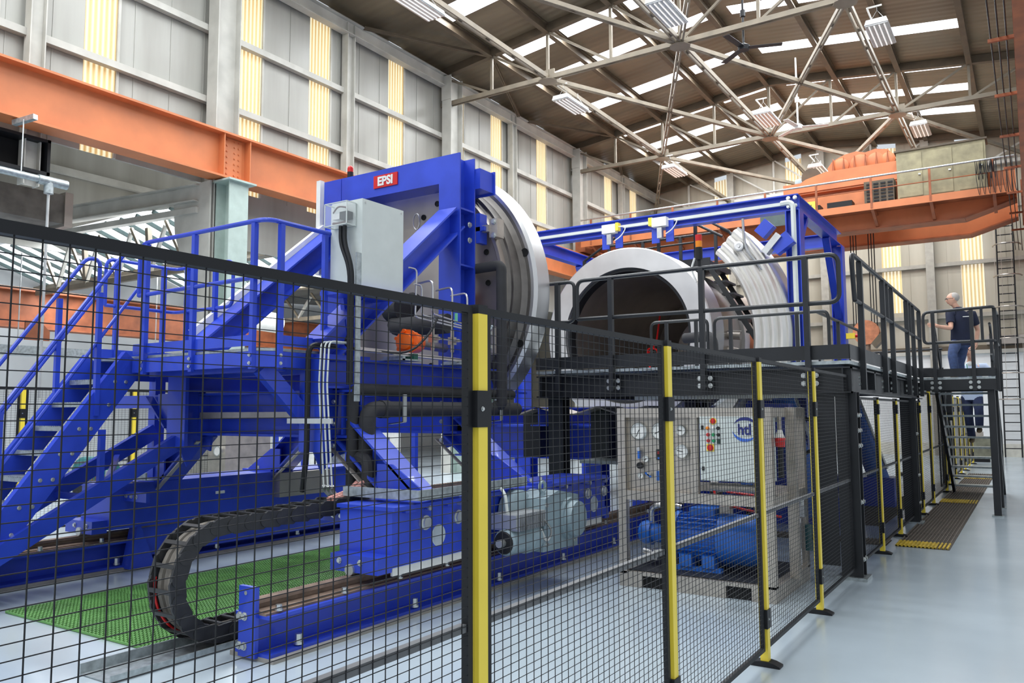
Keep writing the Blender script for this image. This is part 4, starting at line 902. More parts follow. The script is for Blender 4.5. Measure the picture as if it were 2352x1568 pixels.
ob('terminal_block', M().box((-5.37,5.22,3.43),(-5.27,5.27,3.48)), WHITE, t); ob('contactor', M().box((-5.27,5.21,3.42),(-5.17,5.28,3.49)), BLACK, t)
ob('wiring', M().tube(rnd([(-5.38,5.24,3.5),(-5.3,5.22,3.55),(-5.2,5.24,3.53),(-5.22,5.24,3.47)],.04),.008,6).tube(rnd([(-5.38,5.24,3.4),(-5.3,5.22,3.385),(-5.2,5.24,3.4)],.04),.012,6), mat('brown_wiring',(86,56,52),.6), t)
t = thing('cable_bundle', 'thick black cables running down from the grey cabinet', 'cable', (-5.2,5.25,2.5))
for d in (0,.05): ob('cable', M().tube(rnd([(-5.27+d,5.23,3.36),(-5.26+d,5.22,3.2),(-5.14+d*.6,5.22,2.95),(-5.14+d*.6,5.22,1.9)],.12),.02,8), BLACK, t)
ob('galvanised_strip', M().box((-5.09,5.24,1.75),(-5.075,5.3,3.1)), GALV, t)
ob('loop_cable', M().tube(rnd([(-5.14,5.24,2.4),(-5.3,5.3,2.25),(-5.0,5.9,2.2),(-4.98,6.2,2.45),(-4.98,6.3,2.6)],.2),.012,8), BLACK, t)

# ---- lagged pipework and instrument tubing
t = thing('lagged_pipe', 'thin black lagged pipe along the near side of the carriage, upper of the pair', 'pipe', (-5.2,6.5,1.84))
ob('pipe_run', M().tube(rnd([(-5.22,5.36,.62),(-5.22,5.36,1.86),(-5.2,8.0,1.85)],.09),.055,12), RUBBER, t)
t = thing('lagged_pipe', 'thick black lagged pipe along the near side of the carriage, lower of the pair', 'pipe', (-5.1,6.5,1.68))
ob('pipe_run', M().tube(rnd([(-5.12,5.44,.56),(-5.12,5.44,1.68),(-5.1,7.95,1.68)],.13),.075,14), RUBBER, t)
ob('pipe_joint', M().cyl((-5.12,5.44,1.05),(-5.12,5.44,1.2),.085), RUBBER, t); ob('pipe_joint', M().cyl((-5.12,5.62,1.68),(-5.12,5.72,1.68),.085), RUBBER, t)
ob('branch', M().tube(rnd([(-5.22,5.42,1.1),(-5.2,5.4,1.25),(-5.02,5.36,1.22),(-5.0,5.36,.65)],.06),.06,10), RUBBER, t)
for y in (5.85, 7.5):
    ob('pipe_clamp', M().bar((-5.02,y,1.56),(-5.02,y,1.82),.05,.012,up=(1,0,0)).bar((-5.02,y,1.56),(-5.2,y,1.54),.05,.012), ZINC, t)
t = thing('lagged_pipe', 'black lagged riser pipe standing in front of the steel door', 'pipe', (-5.15,7.9,2.5))
ob('pipe_run', M().tube(rnd([(-5.1,7.5,1.72),(-5.01,7.5,1.72),(-5.01,7.5,3.32),(-5.62,7.5,3.3)],.07),.06,12), RUBBER, t)
t = thing('lagged_pipe', 'fat black lagged pipe elbow behind the orange actuator', 'pipe', (-6,7.1,2.6))
ob('pipe_run', M().tube(rnd([(-6.2,7.4,3.0),(-6.15,6.95,2.62),(-5.35,6.95,2.62)],.16),.11,14).cyl((-6.25,7.0,2.85),(-6.05,7.0,2.85),.15), RUBBER, t)
t = thing('valve_actuator', 'bright orange round valve actuator with bolted rim', 'valve actuator', (-5.25,6.25,2.38))
ac = V3((-5.28,6.2,2.36)); ad = V3((.25,-1,0)).normalized()
ob('body', M().lathe(ac,ad,[(-.2,.06),(-.2,.1),(-.05,.115),(0,.125),(.03,.125),(.04,.085),(.1,.08),(.11,.05),(.11,0)],24), ORANGE_B, t)
e1 = ad.cross(V3((0,0,1))).normalized()
for i in range(6):
    a = 2*PI*i/6+.3; q = ac+e1*math.cos(a)*.112+V3((0,0,1))*math.sin(a)*.112; ob('rim_bolt', M().cyl(q-ad*.02,q+ad*.06,.02,n=8), ORANGE_B, t)
ob('valve_stem', M().cyl(ac-ad*.1,ac-ad*.9,.05), STEEL_D, t)
t = thing('valve_actuator', 'orange valve body half hidden behind the blue portal post', 'valve actuator', (-5.7,7.45,3)); ob('body', M().lathe((-5.68,7.55,2.98),(0,-1,0),[(0,.1),(.12,.13),(.14,.1),(.14,0)],20), ORANGE_B, t)
t = thing('instrument_manifold', 'stainless needle valve manifold with thin tubes right of the orange actuator', 'valve manifold', (-5.05,6.3,2.3))
ty = [6.42, 6.75, 7.02]
for i, y in enumerate(ty):
    x = -5.14
    ob('riser_tube', M().tube(rnd([(x,y,2.16),(x,y,2.95+.03*(2-i)),(x-.3,y+.1,2.95+.03*(2-i))],.08),.011,8), STEEL_M, t)
    ob('needle_valve', M().box((x-.03,y-.035,2.36),(x+.03,y+.035,2.44)).cyl((x+.03,y,2.4),(x+.09,y,2.4),.018,n=8).cyl((x,y,2.44),(x,y,2.52),.02,n=6).cyl((x,y,2.28),(x,y,2.36),.02,n=6).bar((x+.09,y-.04,2.4),(x+.09,y+.04,2.4),.012,.012), STEEL_S, t)
    if i: ob('green_tag', M().box((x+.01,y+.03,2.6),(x+.035,y+.05,2.7)), MATS.get('pale_green_tag') or mat('pale_green_tag',(120,205,160),.5), t)
ob('cross_tube', M().cyl((-5.08,6.45,2.4),(-5.08,7.2,2.4),.01,n=6), STEEL_M, t)
for i in range(4): ob('horizontal_tube', M().cyl((-5.1-.03*i,5.35,2.21+.012*i),(-5.1-.03*i,7.2,2.18+.012*i),.011,n=6), STEEL_M, t)
for i, y in enumerate((6.02,6.1,6.25)): ob('bent_tube', M().tube(rnd([(-5.02,y-.12,3.05-.15*i),(-5.02,y,3.05-.15*i),(-5.04,y+.02*i,2.58+.03*i),(-5.06,7.1,2.52+.02*i)],.05),.009,6), STEEL_M, t)
ob('grey_hose', M().tube(rnd([(-5.0,6.85,2.2),(-4.98,7.1,2.45),(-5.0,7.3,2.6)],.1),.014,6), MATS.get('pale_hose') or mat('pale_hose',(170,184,190),.5), t)
t = thing('tube_clamp_rack', 'row of green tube clamps on a galvanised channel above the blue beam', 'clamp rack', (-5.15,6,2.18))
for y in (6.05,7.0):
    ob('channel', M().box((-5.3,y-.2,2.15),(-5.05,y-.16,2.19)).box((-5.3,y-.24,2.15),(-5.05,y+.1,2.165)), GALV, t)
    for i in range(4): ob('clamp', M().box((-5.24+i*.05,y-.03,2.165),(-5.2+i*.05,y+.03,2.22)), MATS.get('dark_green_clamp') or mat('dark_green_clamp',(24,82,66),.5), t)
t = thing('vertical_tubes', 'three thin bright steel tubes and a black hose dropping beside the carriage end', 'tubes', (-5.3,5.05,1.6))
for i in range(3): ob('steel_tube', M().tube(rnd([(-5.28+.05*i,5.3,2.28),(-5.28+.05*i,5.02,2.28),(-5.3+.05*i,5.02,1.9),(-5.22+.05*i,5.02,1.0)],.06),.008,8), CAB, t)
ob('black_hose', M().tube(rnd([(-5.4,5.3,2.26),(-5.42,5.0,2.26),(-5.42,5.0,1.3),(-5.52,5.05,.95)],.1),.025,8), BLACK, t)
ob('clamp_rail', M().box((-5.66,4.98,1.555),(-5.1,5.0,1.6)), ZINC, t)
for i in range(3): ob('fitting', M().tube(rnd([(-5.22+.05*i,5.02,1.02),(-5.25+.05*i,5.05,.98),(-5.2+.05*i,5.1,.9)],.03),.016,6), ALU, t)
# ================================================================== pressure vessel behind the door
vc = V3((-6.5,14.0,3.1))
vs_ = thing('pressure_vessel', 'large round steel pressure vessel with its dark open mouth facing the door', 'vessel', vc)
ob('mouth_ring', M().lathe(vc,(0,1,0),[(.5,1.26),(.1,1.26),(.06,1.3),(0,1.31),(0,1.68),(.02,1.7),(.7,1.7),(.72,1.66),(.72,1.5)],96), STEEL_M, vs_)
ob('seal_groove', M().lathe(vc,(0,1,0),[(.055,1.29),(.058,1.245),(.3,1.24)],96), BLACK, vs_)
ob('bore', M().lathe(vc,(0,1,0),[(.12,1.25),(4.6,1.25),(5.0,.9),(5.05,0)],64), STEEL_D, vs_)
ob('barrel', M().lathe(vc,(0,1,0),[(.7,1.5),(5.2,1.5),(5.7,1.2),(5.9,.7),(5.95,0)],64), STEEL_D, vs_)
ob('reinforcing_band', M().lathe(vc,(0,1,0),[(2.4,1.5),(2.4,1.58),(2.75,1.58),(2.75,1.5)],64), STEEL_M, vs_)
ob('orange_valve_wheel', M().lathe((-5.0,17.0,3.0),(1,-.4,0),[(0,.3),(.1,.32),(.18,.2),(.18,0)],24), ORANGE_D, vs_)
for a in (0.3,.5,.1): ob('port', M().cyl(vc+V3((1.2*math.cos(a),1.6,-1.2*math.sin(a)+.2)),vc+V3((1.75*math.cos(a),1.6,-1.75*math.sin(a)+.2)),.09), STEEL_D, vs_)
ob('inner_partition', M().lathe(vc+V3((.55,4.2,-.4)),(0,1,0),[(0,.62),(.03,.6),(.04,0)],40), STEEL_D, vs_)
t = thing('red_cable', 'thin red cable hanging in loops inside the dark vessel mouth', 'cable', (-6.4,14.4,3))
ob('cable', M().tube(rnd([(-6.6,16,3.75),(-6.55,15.6,3.0),(-6.7,15.3,2.75),(-6.45,15.2,2.6),(-6.35,15.3,2.9),(-6.6,15.3,2.95),(-6.5,15.0,2.7),(-6.1,14.6,2.1),(-6.0,14.3,1.95)],.25),.02,6), RED, t)
t = thing('lagged_pipe', 'black lagged pipe bends beside the vessel barrel behind the black rails', 'pipe', (-4.4,13,2.5))
ob('pipe_run', M().tube(rnd([(-5.0,13.2,2.9),(-4.45,13.0,2.9),(-4.4,12.9,2.3)],.15),.09,12).tube(rnd([(-4.7,12.6,2.5),(-4.15,12.5,2.5),(-4.0,12.5,1.9)],.15),.09,12), RUBBER, t)
# grooved locking clamp, standing open to the right
cl_ = thing('locking_clamp', 'half ring locking clamp of grooved bright steel standing open right of the vessel', 'clamp', (-6.4,14.5,3))
cc = V3((-6.4,14.5,3.0)); prof = [(0.95,2.22),(.02,2.2)]
for i in range(4):
    r0 = 2.2+i*.15; prof += [(0,r0+.012),(-.045,r0+.05),(-.05,r0+.085),(-.02,r0+.13),(0.015,r0+.145)]
prof += [(0,2.82),(.03,2.84),(.95,2.84),(.95,2.22)]
ob('grooved_ring', M().lathe(cc,(0,1,0),prof,64,-1.05,.80), STEEL, cl_)
def seg_cap(a):
    e = V3((math.cos(a),0,math.sin(a))); return M().slab([cc+e*2.22+V3((0,.02,0)),cc+e*2.84+V3((0,.02,0)),cc+e*2.84+V3((0,.95,0)),cc+e*2.22+V3((0,.95,0))],.01)
ob('end_face', seg_cap(.80), STEEL, cl_)
ha = .69; hp = cc+V3((2.6*math.cos(ha),-.04,2.6*math.sin(ha)))
ob('pivot_boss', M().lathe(hp,(0,-1,0),[(0,.09),(.05,.09),(.055,.07),(.05,.03),(.07,.028),(.07,0)],24), STEEL_M, cl_)
ob('clamp_bracket', M().bar((-4.05,14.6,4.85),(-3.85,14.6,5.05),.2,.22).bar((-3.8,14.6,4.55),(-3.5,14.6,4.75),.2,.25), BLUE, cl_)
ob('stop_block', M().bar((-3.95,14.55,4.5),(-3.68,14.55,4.8),.2,.12), ALU, cl_); ob('air_line', M().tube(rnd([(-4.3,14.4,5.15),(-4.28,14.4,4.6),(-4.0,14.5,4.2)],.2),.025,8), ALU, cl_)
# ------------------------------------------------------------------ gantry over the vessel
ga = thing('lifting_gantry', 'blue four post lifting gantry standing over the vessel', 'gantry', (-6.4,16.8,0))
xa, xb, ya, yb2, zt = -9.4, -3.5, 14.9, 18.7, 5.58
ob('front_beam', M().ib((xa,ya,zt-.15),(xb+.1,ya,zt-.15),.22,.3,.022,.014), BLUE, ga); ob('rear_beam', M().ib((xa,yb2,zt-.15),(xb,yb2,zt-.15),.22,.3,.022,.014), BLUE, ga)
for x in (xa,xb): ob('side_beam', M().ib((x,ya,zt-.15),(x,yb2,zt-.15),.2,.28,.02,.014), BLUE, ga)
for x in (xa,xb):
    for y in (ya,yb2):
        ob('post', M().ib((x,y,0),(x,y,zt-.3),.3,.26,.02,.014,up=(1,0,0)), BLUE, ga)
        s = 1 if x < -6 else -1
        ob('knee_brace', M().bar((x,y+(.25 if y == ya else -.25)+(.5 if y == ya else -.9),zt-.3),(x,y+(.1 if y == ya else -.1),zt-(1.0 if y == ya else 1.9)),.09,.14,up=(1,0,0)), BLUE, ga)
bolts([(xb+.0+d,ya-.12,z) for d in (-.07,.05) for z in (zt-.07,zt-.22)], (0,-1,0), .028, ga)
ob('cable_duct', M().box((-8.9,ya-.12,zt-.19),(xb-.15,ya-.05,zt-.13)).tube(rnd([(xb-.2,ya-.13,zt-.16),(xb+.02,ya-.16,zt-.16),(xb+.02,ya-.16,2.0)],.12),.05,6), CAB, ga)
for i, x in enumerate((-7.15,-6.05)):
    t = thing('chain_hoist', ['small electric chain hoist on the left part of the blue gantry beam','small electric chain hoist on the blue gantry beam, nearer its middle'][i], 'hoist', (x,ya,5.2), 'chain hoists on the gantry')
    for d in (-.18,.12): ob('trolley_plate', M().box((x+d,ya-.16,4.98),(x+d+.16,ya-.13,5.42)), BLUE, t)
    ob('hoist_body', M().box((x-.12,ya-.3,5.28),(x+.18,ya-.14,5.46)), WHITE, t); ob('yellow_cover', M().box((x-.2 if i else x+.18,ya-.28,5.32),(x-.12 if i else x+.24,ya-.15,5.48)), YELLOW, t)
    ob('limit_switch', M().box((x-.02,ya-.28,5.05),(x+.08,ya-.18,5.26)), ALU, t)
    ob('loose_cable', M().tube(rnd([(x+.2,ya-.25,5.4),(x+.42,ya-.25,5.38),(x+.3,ya-.25,5.2),(x+.15,ya-.25,5.12)],.1),.012,6), WHITE, t)
t = thing('emergency_stop', 'yellow emergency stop box on the far blue gantry post', 'emergency stop', (-3.3,18.5,3)); ob('box_body', M().box((-3.36,18.55,3.2),(-3.18,18.68,3.32)), YELLOW, t); ob('button', M().cyl((-3.18,18.61,3.26),(-3.13,18.61,3.26),.035), RED, t)
# ------------------------------------------------------------------ platform on top of the vessel and its stair
tp = thing('vessel_top_platform', 'black service platform with rails on top of the vessel', 'platform', (-6.5,15.6,4.6))
ob('deck', M().box((-8.2,15.5,4.56),(-5.3,16.8,4.66)), BLACKS, tp); ob('deck_edge', M().box((-8.2,15.45,4.5),(-5.3,15.5,4.72)), BLACKS, tp)
for x in (-8.15,-7.3,-6.4,-5.6): ob('rail_post', M().bar((x,15.5,4.66),(x,15.5,5.45 if x > -8 else 4.95),.06,.06,up=(0,1,0)), BLACKS, tp); ob('rail_post', M().bar((x,16.75,4.66),(x,16.75,5.5),.06,.06,up=(0,1,0)), BLACKS, tp)
ob('hand_rail', M().tube([(-8.15,15.5,4.95),(-7.3,15.5,5.43),(-5.6,15.5,5.45),(-5.05,15.5,5.12)],.028,8), BLACKS, tp); ob('hand_rail', M().tube([(-8.15,16.75,5.5),(-5.6,16.75,5.5)],.028,8), BLACKS, tp)
ob('hand_rail', M().tube([(-7.3,15.5,5.05),(-5.6,15.5,5.07)],.02,8), BLACKS, tp)
for x in (-8.0,-5.5): ob('support_leg', M().bar((x,15.55,0),(x,15.55,4.55),.1,.1,up=(0,1,0)), BLACKS, tp)
vst = thing('vessel_stair', 'steep black stair climbing past the clamp to the vessel top', 'stairs', (-4.6,15.8,2.2))
for y in (15.5,16.15): ob('stringer', M().bar((-5.4,y,4.66),(-3.95,y,2.2),.03,.1), BLACKS, vst)
for i in range(9):
    f = (i+.7)/9.5; x = -5.4+1.45*f; z = 4.66-2.46*f; ob('tread', M().box((x-.1,15.5,z-.02),(x+.14,16.15,z+.02)), BLACKS, vst)
for y in (15.48,16.17): ob('hand_rail', M().tube([(-5.3,y,5.45),(-4.9,y,5.2),(-4.0,y,3.3)],.025,8), BLACKS, vst)
t = thing('stack_light', 'red and amber stack light on the black front rail', 'signal light', (-3.0,8.4,3.2))
ob('stem', M().cyl((-3.0,8.4,3.2),(-3.0,8.4,3.32),.02), BLACK, t); ob('base', M().cyl((-3,8.4,3.3),(-3,8.4,3.44),.038), BLACK, t); ob('amber_lens', M().cyl((-3,8.4,3.44),(-3,8.4,3.51),.036), AMBER, t); ob('red_lens', M().cyl((-3,8.4,3.51),(-3,8.4,3.58),.036), RED, t)
ob('wiring_clip', M().tube(rnd([(-3.04,8.37,3.32),(-3.08,8.36,3.2),(-3.02,8.36,3.05)],.05),.012,6), WHITE, t)

# ================================================================== black access platform beside the vessel
dk = thing('access_platform', 'black steel access platform on posts, wrapping the right side of the vessel', 'platform', (-3.2,11,2.1))
X0, X1, Y0, Y1, ZD = -5.1, -1.5, 8.4, 14.45, 2.14
ob('grating_deck', M().box((X0,Y0,ZD-.035),(X1,Y1,ZD)), GALV, dk)
ob('front_beam', M().ib((X0,Y0+.08,1.95),(X1,Y0+.08,1.95),.14,.26,.016,.01), BLACKS, dk); ob('side_beam', M().ib((X1-.07,Y0,1.95),(X1-.07,Y1,1.95),.14,.26,.016,.01), BLACKS, dk)
ob('inner_beam', M().ib((X0+.07,Y0,1.95),(X0+.07,Y1,1.95),.14,.26,.016,.01), BLACKS, dk)
for y in (9.9,11.4,12.9,14.3): ob('cross_joist', M().bar((X0,y,1.98),(X1,y,1.98),.08,.2), BLACKS, dk)
ob('toe_board', M().box((X0,Y0-.01,ZD+.015),(X1,Y0+.005,ZD+.16)).box((X1-.005,Y0,ZD+.015),(X1+.01,Y1,ZD+.16)), BLACKS, dk)
for x, y in ((-1.57,8.6),(-1.57,13.2),(-4.9,8.6),(-4.9,13.2)):
    ob('support_post', M().ib((x,y,.03),(x,y,1.83),.2,.18,.014,.01,up=(0,1,0)), BLACKS, dk); ob('base_plate', M().box((x-.14,y-.14,0),(x+.14,y+.14,.03)), GALV, dk)
bolts([(-1.47,8.55+d,z) for d in (0,.1) for z in (.2,.75,1.3,1.45,1.6)], (1,0,0), .018, dk); bolts([(-1.47,13.15+d,z) for d in (0,.1) for z in (.3,.7,1.3)], (1,0,0), .018, dk)
ob('infill_panel', M().box((-1.9,8.52,.12),(-1.68,8.54,1.83)), BLACKS, dk)
bolts([(x+d,Y0-.0,z) for x in (-4.06,-2.97,-1.88) for d in (-.06,.06) for z in (1.92,2.0)], (0,-1,0), .02, dk, ZINC, 'rail_bolt')
for x in (-4.06,-2.97,-1.88): ob('rail_post', M().bar((x,Y0-.04,1.88),(x,Y0-.04,3.2),.055,.055,up=(0,1,0)), BLACKS, dk)
ob('guard_rail', M().tube(rnd([(-4.5,Y0-.04,2.74),(-4.5,Y0-.04,3.2),(-1.56,Y0-.04,3.2),(-1.56,Y0-.04,2.72),(-3.0,Y0-.04,2.73),(-4.5,Y0-.04,2.74)],.1,6),.024,8), BLACKS, dk)
ob('guard_rail', M().tube(rnd([(-5.1,Y0-.02,3.2),(-4.55,Y0-.02,3.2),(-4.55,Y0-.02,2.72),(-5.1,Y0-.02,2.72)],.08,6),.022,8), BLACKS, dk); ob('rail_post', M().bar((-4.78,Y0-.02,1.9),(-4.78,Y0-.02,3.2),.055,.055,up=(0,1,0)), BLACKS, dk)
xs_ = X1+.035
ob('guard_rail', M().tube(rnd([(xs_,8.62,2.76),(xs_,8.52,3.22),(xs_,14.2,3.22),(xs_,14.2,2.76),(xs_,8.62,2.76)],.1,6),.024,8), BLACKS, dk)
for y in (8.95,10.45,11.15,12.6,13.3,14.1): ob('rail_post', M().bar((xs_,y,1.86),(xs_,y,3.2),.055,.055,up=(1,0,0)), BLACKS, dk)
for y in (10.8,12.95): ob('joint_tube', M().bar((xs_,y,2.76),(xs_,y,3.2),.04,.04,up=(1,0,0)), BLACKS, dk)
bolts([(X1+.0,y+d,z) for y in (8.95,10.45,11.15,12.6,13.3,14.1) for d in (-.07,.07) for z in (1.92,1.99)], (1,0,0), .017, dk, ZINC, 'rail_bolt')
# inner rails beside the vessel
for a, b, ps in ((-4.69,-3.83,(-4.45,-4.0)),(-3.73,-2.2,(-3.5,-2.6))):
    ob('inner_rail', M().tube(rnd([(a,11,2.35),(a,11,2.95),(b,11,2.95),(b,11,2.35),(a,11,2.35)],.09,5),.022,8), BLACKS, dk)
    for x in ps: ob('rail_post', M().bar((x,11,2.14),(x,11,2.94),.045,.045,up=(0,1,0)), BLACKS, dk)
ob('inner_rail', M().tube([(-2.35,11,2.95),(-2.35,14.2,2.95)],.022,8), BLACKS, dk)
for y in (12.4,14.1): ob('rail_post', M().bar((-2.35,y,2.14),(-2.35,y,2.95),.045,.045,up=(0,1,0)), BLACKS, dk)
rp = thing('far_guard_rail', 'low black guard rail far behind the gantry posts', 'railing', (-2.9,20.5,2.1))
ob('deck', M().box((-4.6,14.45,2.0),(-1.6,21,2.1)), BLACKS, rp); ob('rail', M().tube([(-4.5,20.8,3.0),(-1.7,20.8,3.05)],.024,8).tube([(-4.5,20.8,2.6),(-1.7,20.8,2.6)],.02,8), BLACKS, rp)
for x in (-4.4,-3.7,-3.0,-2.3,-1.75): ob('rail_post', M().bar((x,20.8,2.0),(x,20.8,3.02),.05,.05,up=(0,1,0)), BLACKS, rp)
for x in (-4.4,-1.75): ob('leg', M().box((x-.06,20.6,0),(x+.06,20.72,2.0)), BLACKS, rp)
# ------------------------------------------------------------------ landing and stair to the floor
ld = thing('stair_landing', 'small black landing with rails at the head of the open tread stair', 'landing', (-1,15.2,2.1))
ob('grating_deck', M().box((-1.5,14.5,2.13),(-.48,15.95,2.165)), GALV, ld)
ob('edge_beam', M().box((-1.5,14.5,1.96),(-.48,14.53,2.13)).box((-.51,14.53,1.96),(-.48,15.95,2.13)).box((-1.5,15.92,1.96),(-.51,15.95,2.13)), BLACKS, ld)
ob('toe_board', M().box((-1.5,14.49,2.17),(-.48,14.5,2.3)).box((-.48,14.5,2.17),(-.47,15.9,2.3)), BLACKS, ld)
for x, y in ((-.55,14.62),(-.55,15.85)):
    ob('support_post', M().box((x-.05,y-.05,.02),(x+.05,y+.05,1.96)), BLACKS, ld); ob('base_plate', M().box((x-.08,y-.08,0),(x+.08,y+.08,.02)), GALV, ld)
ob('guard_rail', M().tube(rnd([(-1.44,14.47,2.8),(-1.44,14.47,3.22),(-.46,14.47,3.25),(-.45,15.85,3.25),(-.45,15.85,2.72),(-.46,14.47,2.72),(-1.44,14.47,2.72),(-1.44,14.47,2.85)],.09,5),.024,8), BLACKS, ld)
for x in (-1.3,-.76): ob('rail_post', M().bar((x,14.46,1.95),(x,14.46,3.22),.055,.055,up=(0,1,0)), BLACKS, ld)
for y in (14.6,15.7): ob('rail_post', M().bar((-.45,y,1.95),(-.45,y,3.24),.055,.055,up=(1,0,0)), BLACKS, ld)
ob('joint_tube', M().bar((-.62,14.47,2.72),(-.62,14.47,3.24),.04,.04,up=(0,1,0)), BLACKS, ld)
bolts([(x+d,14.5,z) for x in (-1.3,-.76) for d in (-.055,.055) for z in (2.0,2.08)], (0,-1,0), .02, ld, ZINC, 'rail_bolt')
os_ = thing('open_tread_stair', 'black stair with open galvanised treads that the two men are climbing', 'stairs', (-1,17.2,0))
for x in (-1.43,-.57): ob('stringer', M().bar((x,15.97,2.02),(x,18.55,.06),.05,.2), BLACKS, os_)
for i in range(10):
    z = 1.95-.198*i; y = 16.12+.257*i; ob('tread', M().box((-1.4,y-.1,z-.035),(-.6,y+.14,z)), GALV, os_)
for x in (-1.43,-.57):
    ob('stair_rail', M().tube(rnd([(x,15.9,3.12),(x,16.1,3.12),(x,18.5,1.12),(x,18.5,.7),(x,16.05,2.6)],.1),.022,8), BLACKS, os_)
    for y in (16.2,17.3,18.3): ob('rail_post', M().bar((x,y,2.17-(y-15.97)*.76),(x,y,3.05-(y-16.1)*.82),.045,.045,up=(1,0,0)), BLACKS, os_)
# ------------------------------------------------------------------ below the platform: supports, struts, valves
vb = thing('vessel_support', 'dark blue support frame under the vessel and black platform', 'support frame', (-6.5,15,0))
for y in (10.6,12.2,14.6,16.4):
    ob('cross_bearer', M().ib((-7.9,y,1.2),(-3.6,y,1.2),.3,.5,.03,.02), BLUE, vb)
    for x in (-7.6,-5.4,-3.9): ob('bearer_leg', M().ib((x,y,0),(x,y,.95),.26,.26,.02,.014,up=(0,1,0)), BLUE, vb)
for x in (-7.2,-5.8): ob('saddle_beam', M().ib((x,9.6,1.58),(x,17,1.58),.26,.26,.02,.014), BLUE, vb)
ob('grey_walk_shelf', M().box((-5.0,9.3,.98),(-3.4,10.3,1.02)), GALV, vb)
for x in (-6.1,-5.0,-4.2): ob('roller_tower', M().box((x-.14,9.9,1.0),(x+.14,10.3,1.66)), BLACKS, vb); 
for x in (-5.8,-4.9,-4.2): ob('canopy_plate', M().prism([(x-.35,1.62),(x,1.72),(x+.35,1.62),(x+.35,1.6),(x,1.7),(x-.35,1.6)],'y',9.6,10.3), STEEL_D, vb)
t = thing('cylinder_strut', 'blue tubular strut leaning behind the black corner post, nearer of the two', 'strut', (-2.7,13,0)); ob('tube', M().cyl((-3.25,12.6,1.95),(-2.75,12.2,.1),.17,n=18), BLUE2, t); ob('foot_block', M().box((-3.3,12.2,0),(-2.35,12.8,.42)), BLUE, t); ob('drive_screw', M().cyl((-2.9,12.0,1.85),(-2.55,12.0,.75),.025), ZINC, t); ob('tower', M().box((-3.75,12.5,0),(-3.2,13.2,1.8)), BLUE, t)
t = thing('cylinder_strut', 'blue tubular strut leaning between the two yellow posts under the platform', 'strut', (-2.5,16,0)); ob('tube', M().cyl((-2.75,15.2,1.85),(-2.2,15.2,.1),.17,n=18), BLUE2, t); ob('foot_block', M().box((-3.2,15.0,0),(-2.05,15.5,.5)), BLUE, t); ob('drive_screw', M().cyl((-2.55,15.0,1.85),(-2.15,15.0,.65),.025), ZINC, t)
t = thing('valve_cluster', 'dark blue valve cluster with bright fittings high under the platform', 'valve cluster', (-3.2,11.8,1.6)); ob('valve_block', M().box((-3.5,11.6,1.35),(-2.9,11.9,1.75)), BLUE, t); ob('valve_body', M().cyl((-3.3,11.5,1.6),(-3.3,11.6,1.6),.08).cyl((-3.05,11.5,1.55),(-3.05,11.6,1.55),.06).cyl((-3.3,11.55,1.68),(-3.3,11.55,1.9),.03), ALU, t); ob('hose_loop', M().tube(rnd([(-2.9,11.7,1.5),(-2.6,11.6,1.55),(-2.45,11.6,1.2),(-2.7,11.6,1.05)],.12),.025,8), BLACK, t)
ob('stand_leg', M().box((-3.24,11.7,0),(-3.16,11.8,1.35)), BLUE, t)
t = thing('underside_cable_tray', 'cream cable trunking slung under the front beam of the black platform', 'cable tray', (-3,8.7,1.8)); ob('trunking', M().box((-3.9,8.62,1.78),(-1.9,8.7,1.83)), CAB, t)

# ================================================================== stainless pump skid
sk = thing('pump_skid', 'stainless steel hydraulic pump skid with gauges, standing behind the fence', 'pump skid', (-2.65,7.7,0))
sx0, sx1, sy0, sy1 = -3.4, -1.93, 7.1, 8.35
def rail_bar(a, b, w=.08): return M().bar(a, b, w, w)
fm = []
for x in (sx0+.04,sx1-.04):
    for y in (sy0+.04,sy1-.04): ob('frame_post', M().box((x-.04,y-.04,.12),(x+.04,y+.04,1.68)), STEEL_S, sk)
for z in (1.64,.86):
    ob('frame_rail', M().box((sx0+.002,sy0+.003,z-.05),(sx1-.002,sy0+.077,z+.038)), STEEL_S, sk); ob('frame_rail', M().box((sx0+.002,sy1-.077,z-.05),(sx1-.002,sy1-.003,z+.038)), STEEL_S, sk)
    for x in (sx0,sx1-.08): ob('frame_rail', M().box((x+.003,sy0+.08,z-.05),(x+.077,sy1-.08,z+.037)), STEEL_S, sk)
ob('frame_post', M().box((-2.66,sy0,.9),(-2.6,sy0+.06,1.6)), STEEL_S, sk); ob('frame_post', M().box((-1.95,7.66,.12),(-1.87,7.74,1.68)), STEEL_S, sk)
ob('drip_tray', M().box((sx0,sy0,.0),(-3.17,sy1,.14)).box((-2.93,sy0,0),(-2.37,sy1,.14)).box((-2.14,sy0,0),(sx1,sy1,.14)).box((-3.17,sy0,.11),(-2.93,sy1,.14)).box((-2.37,sy0,.11),(-2.14,sy1,.14)), STEEL_S, sk)
ob('fork_pocket', M().box((-3.17,sy0+.03,.0),(-2.93,sy0+.05,.11)).box((-2.37,sy0+.03,0),(-2.14,sy0+.05,.11)), DARK, sk)
ob('tray_floor', M().box((sx0+.08,sy0+.05,.14),(sx1-.08,sy1-.05,.15)), BLACK, sk)
gp = ob('gauge_panel', M().box((-3.32,7.17,.9),(-2.66,7.19,1.6)), STEEL_S, sk)
def gauge(x, z, r):
    g = ob('gauge', M().lathe((x,7.17,z),(0,-1,0),[(0,r*1.12),(.04,r*1.12),(.05,r),(.05,r*.92),(.035,r*.92)],24), ZINC, sk)
    ob('dial', M().cyl((x,7.138,z),(x,7.13,z),r*.93,n=24), WHITE, g); a = .6+x*3
    ob('needle', M().bar((x-r*.2*math.sin(a),7.128,z-r*.2*math.cos(a)),(x+r*.75*math.sin(a),7.128,z+r*.75*math.cos(a)),.006,.002,up=(0,1,0)), BLACK, g)
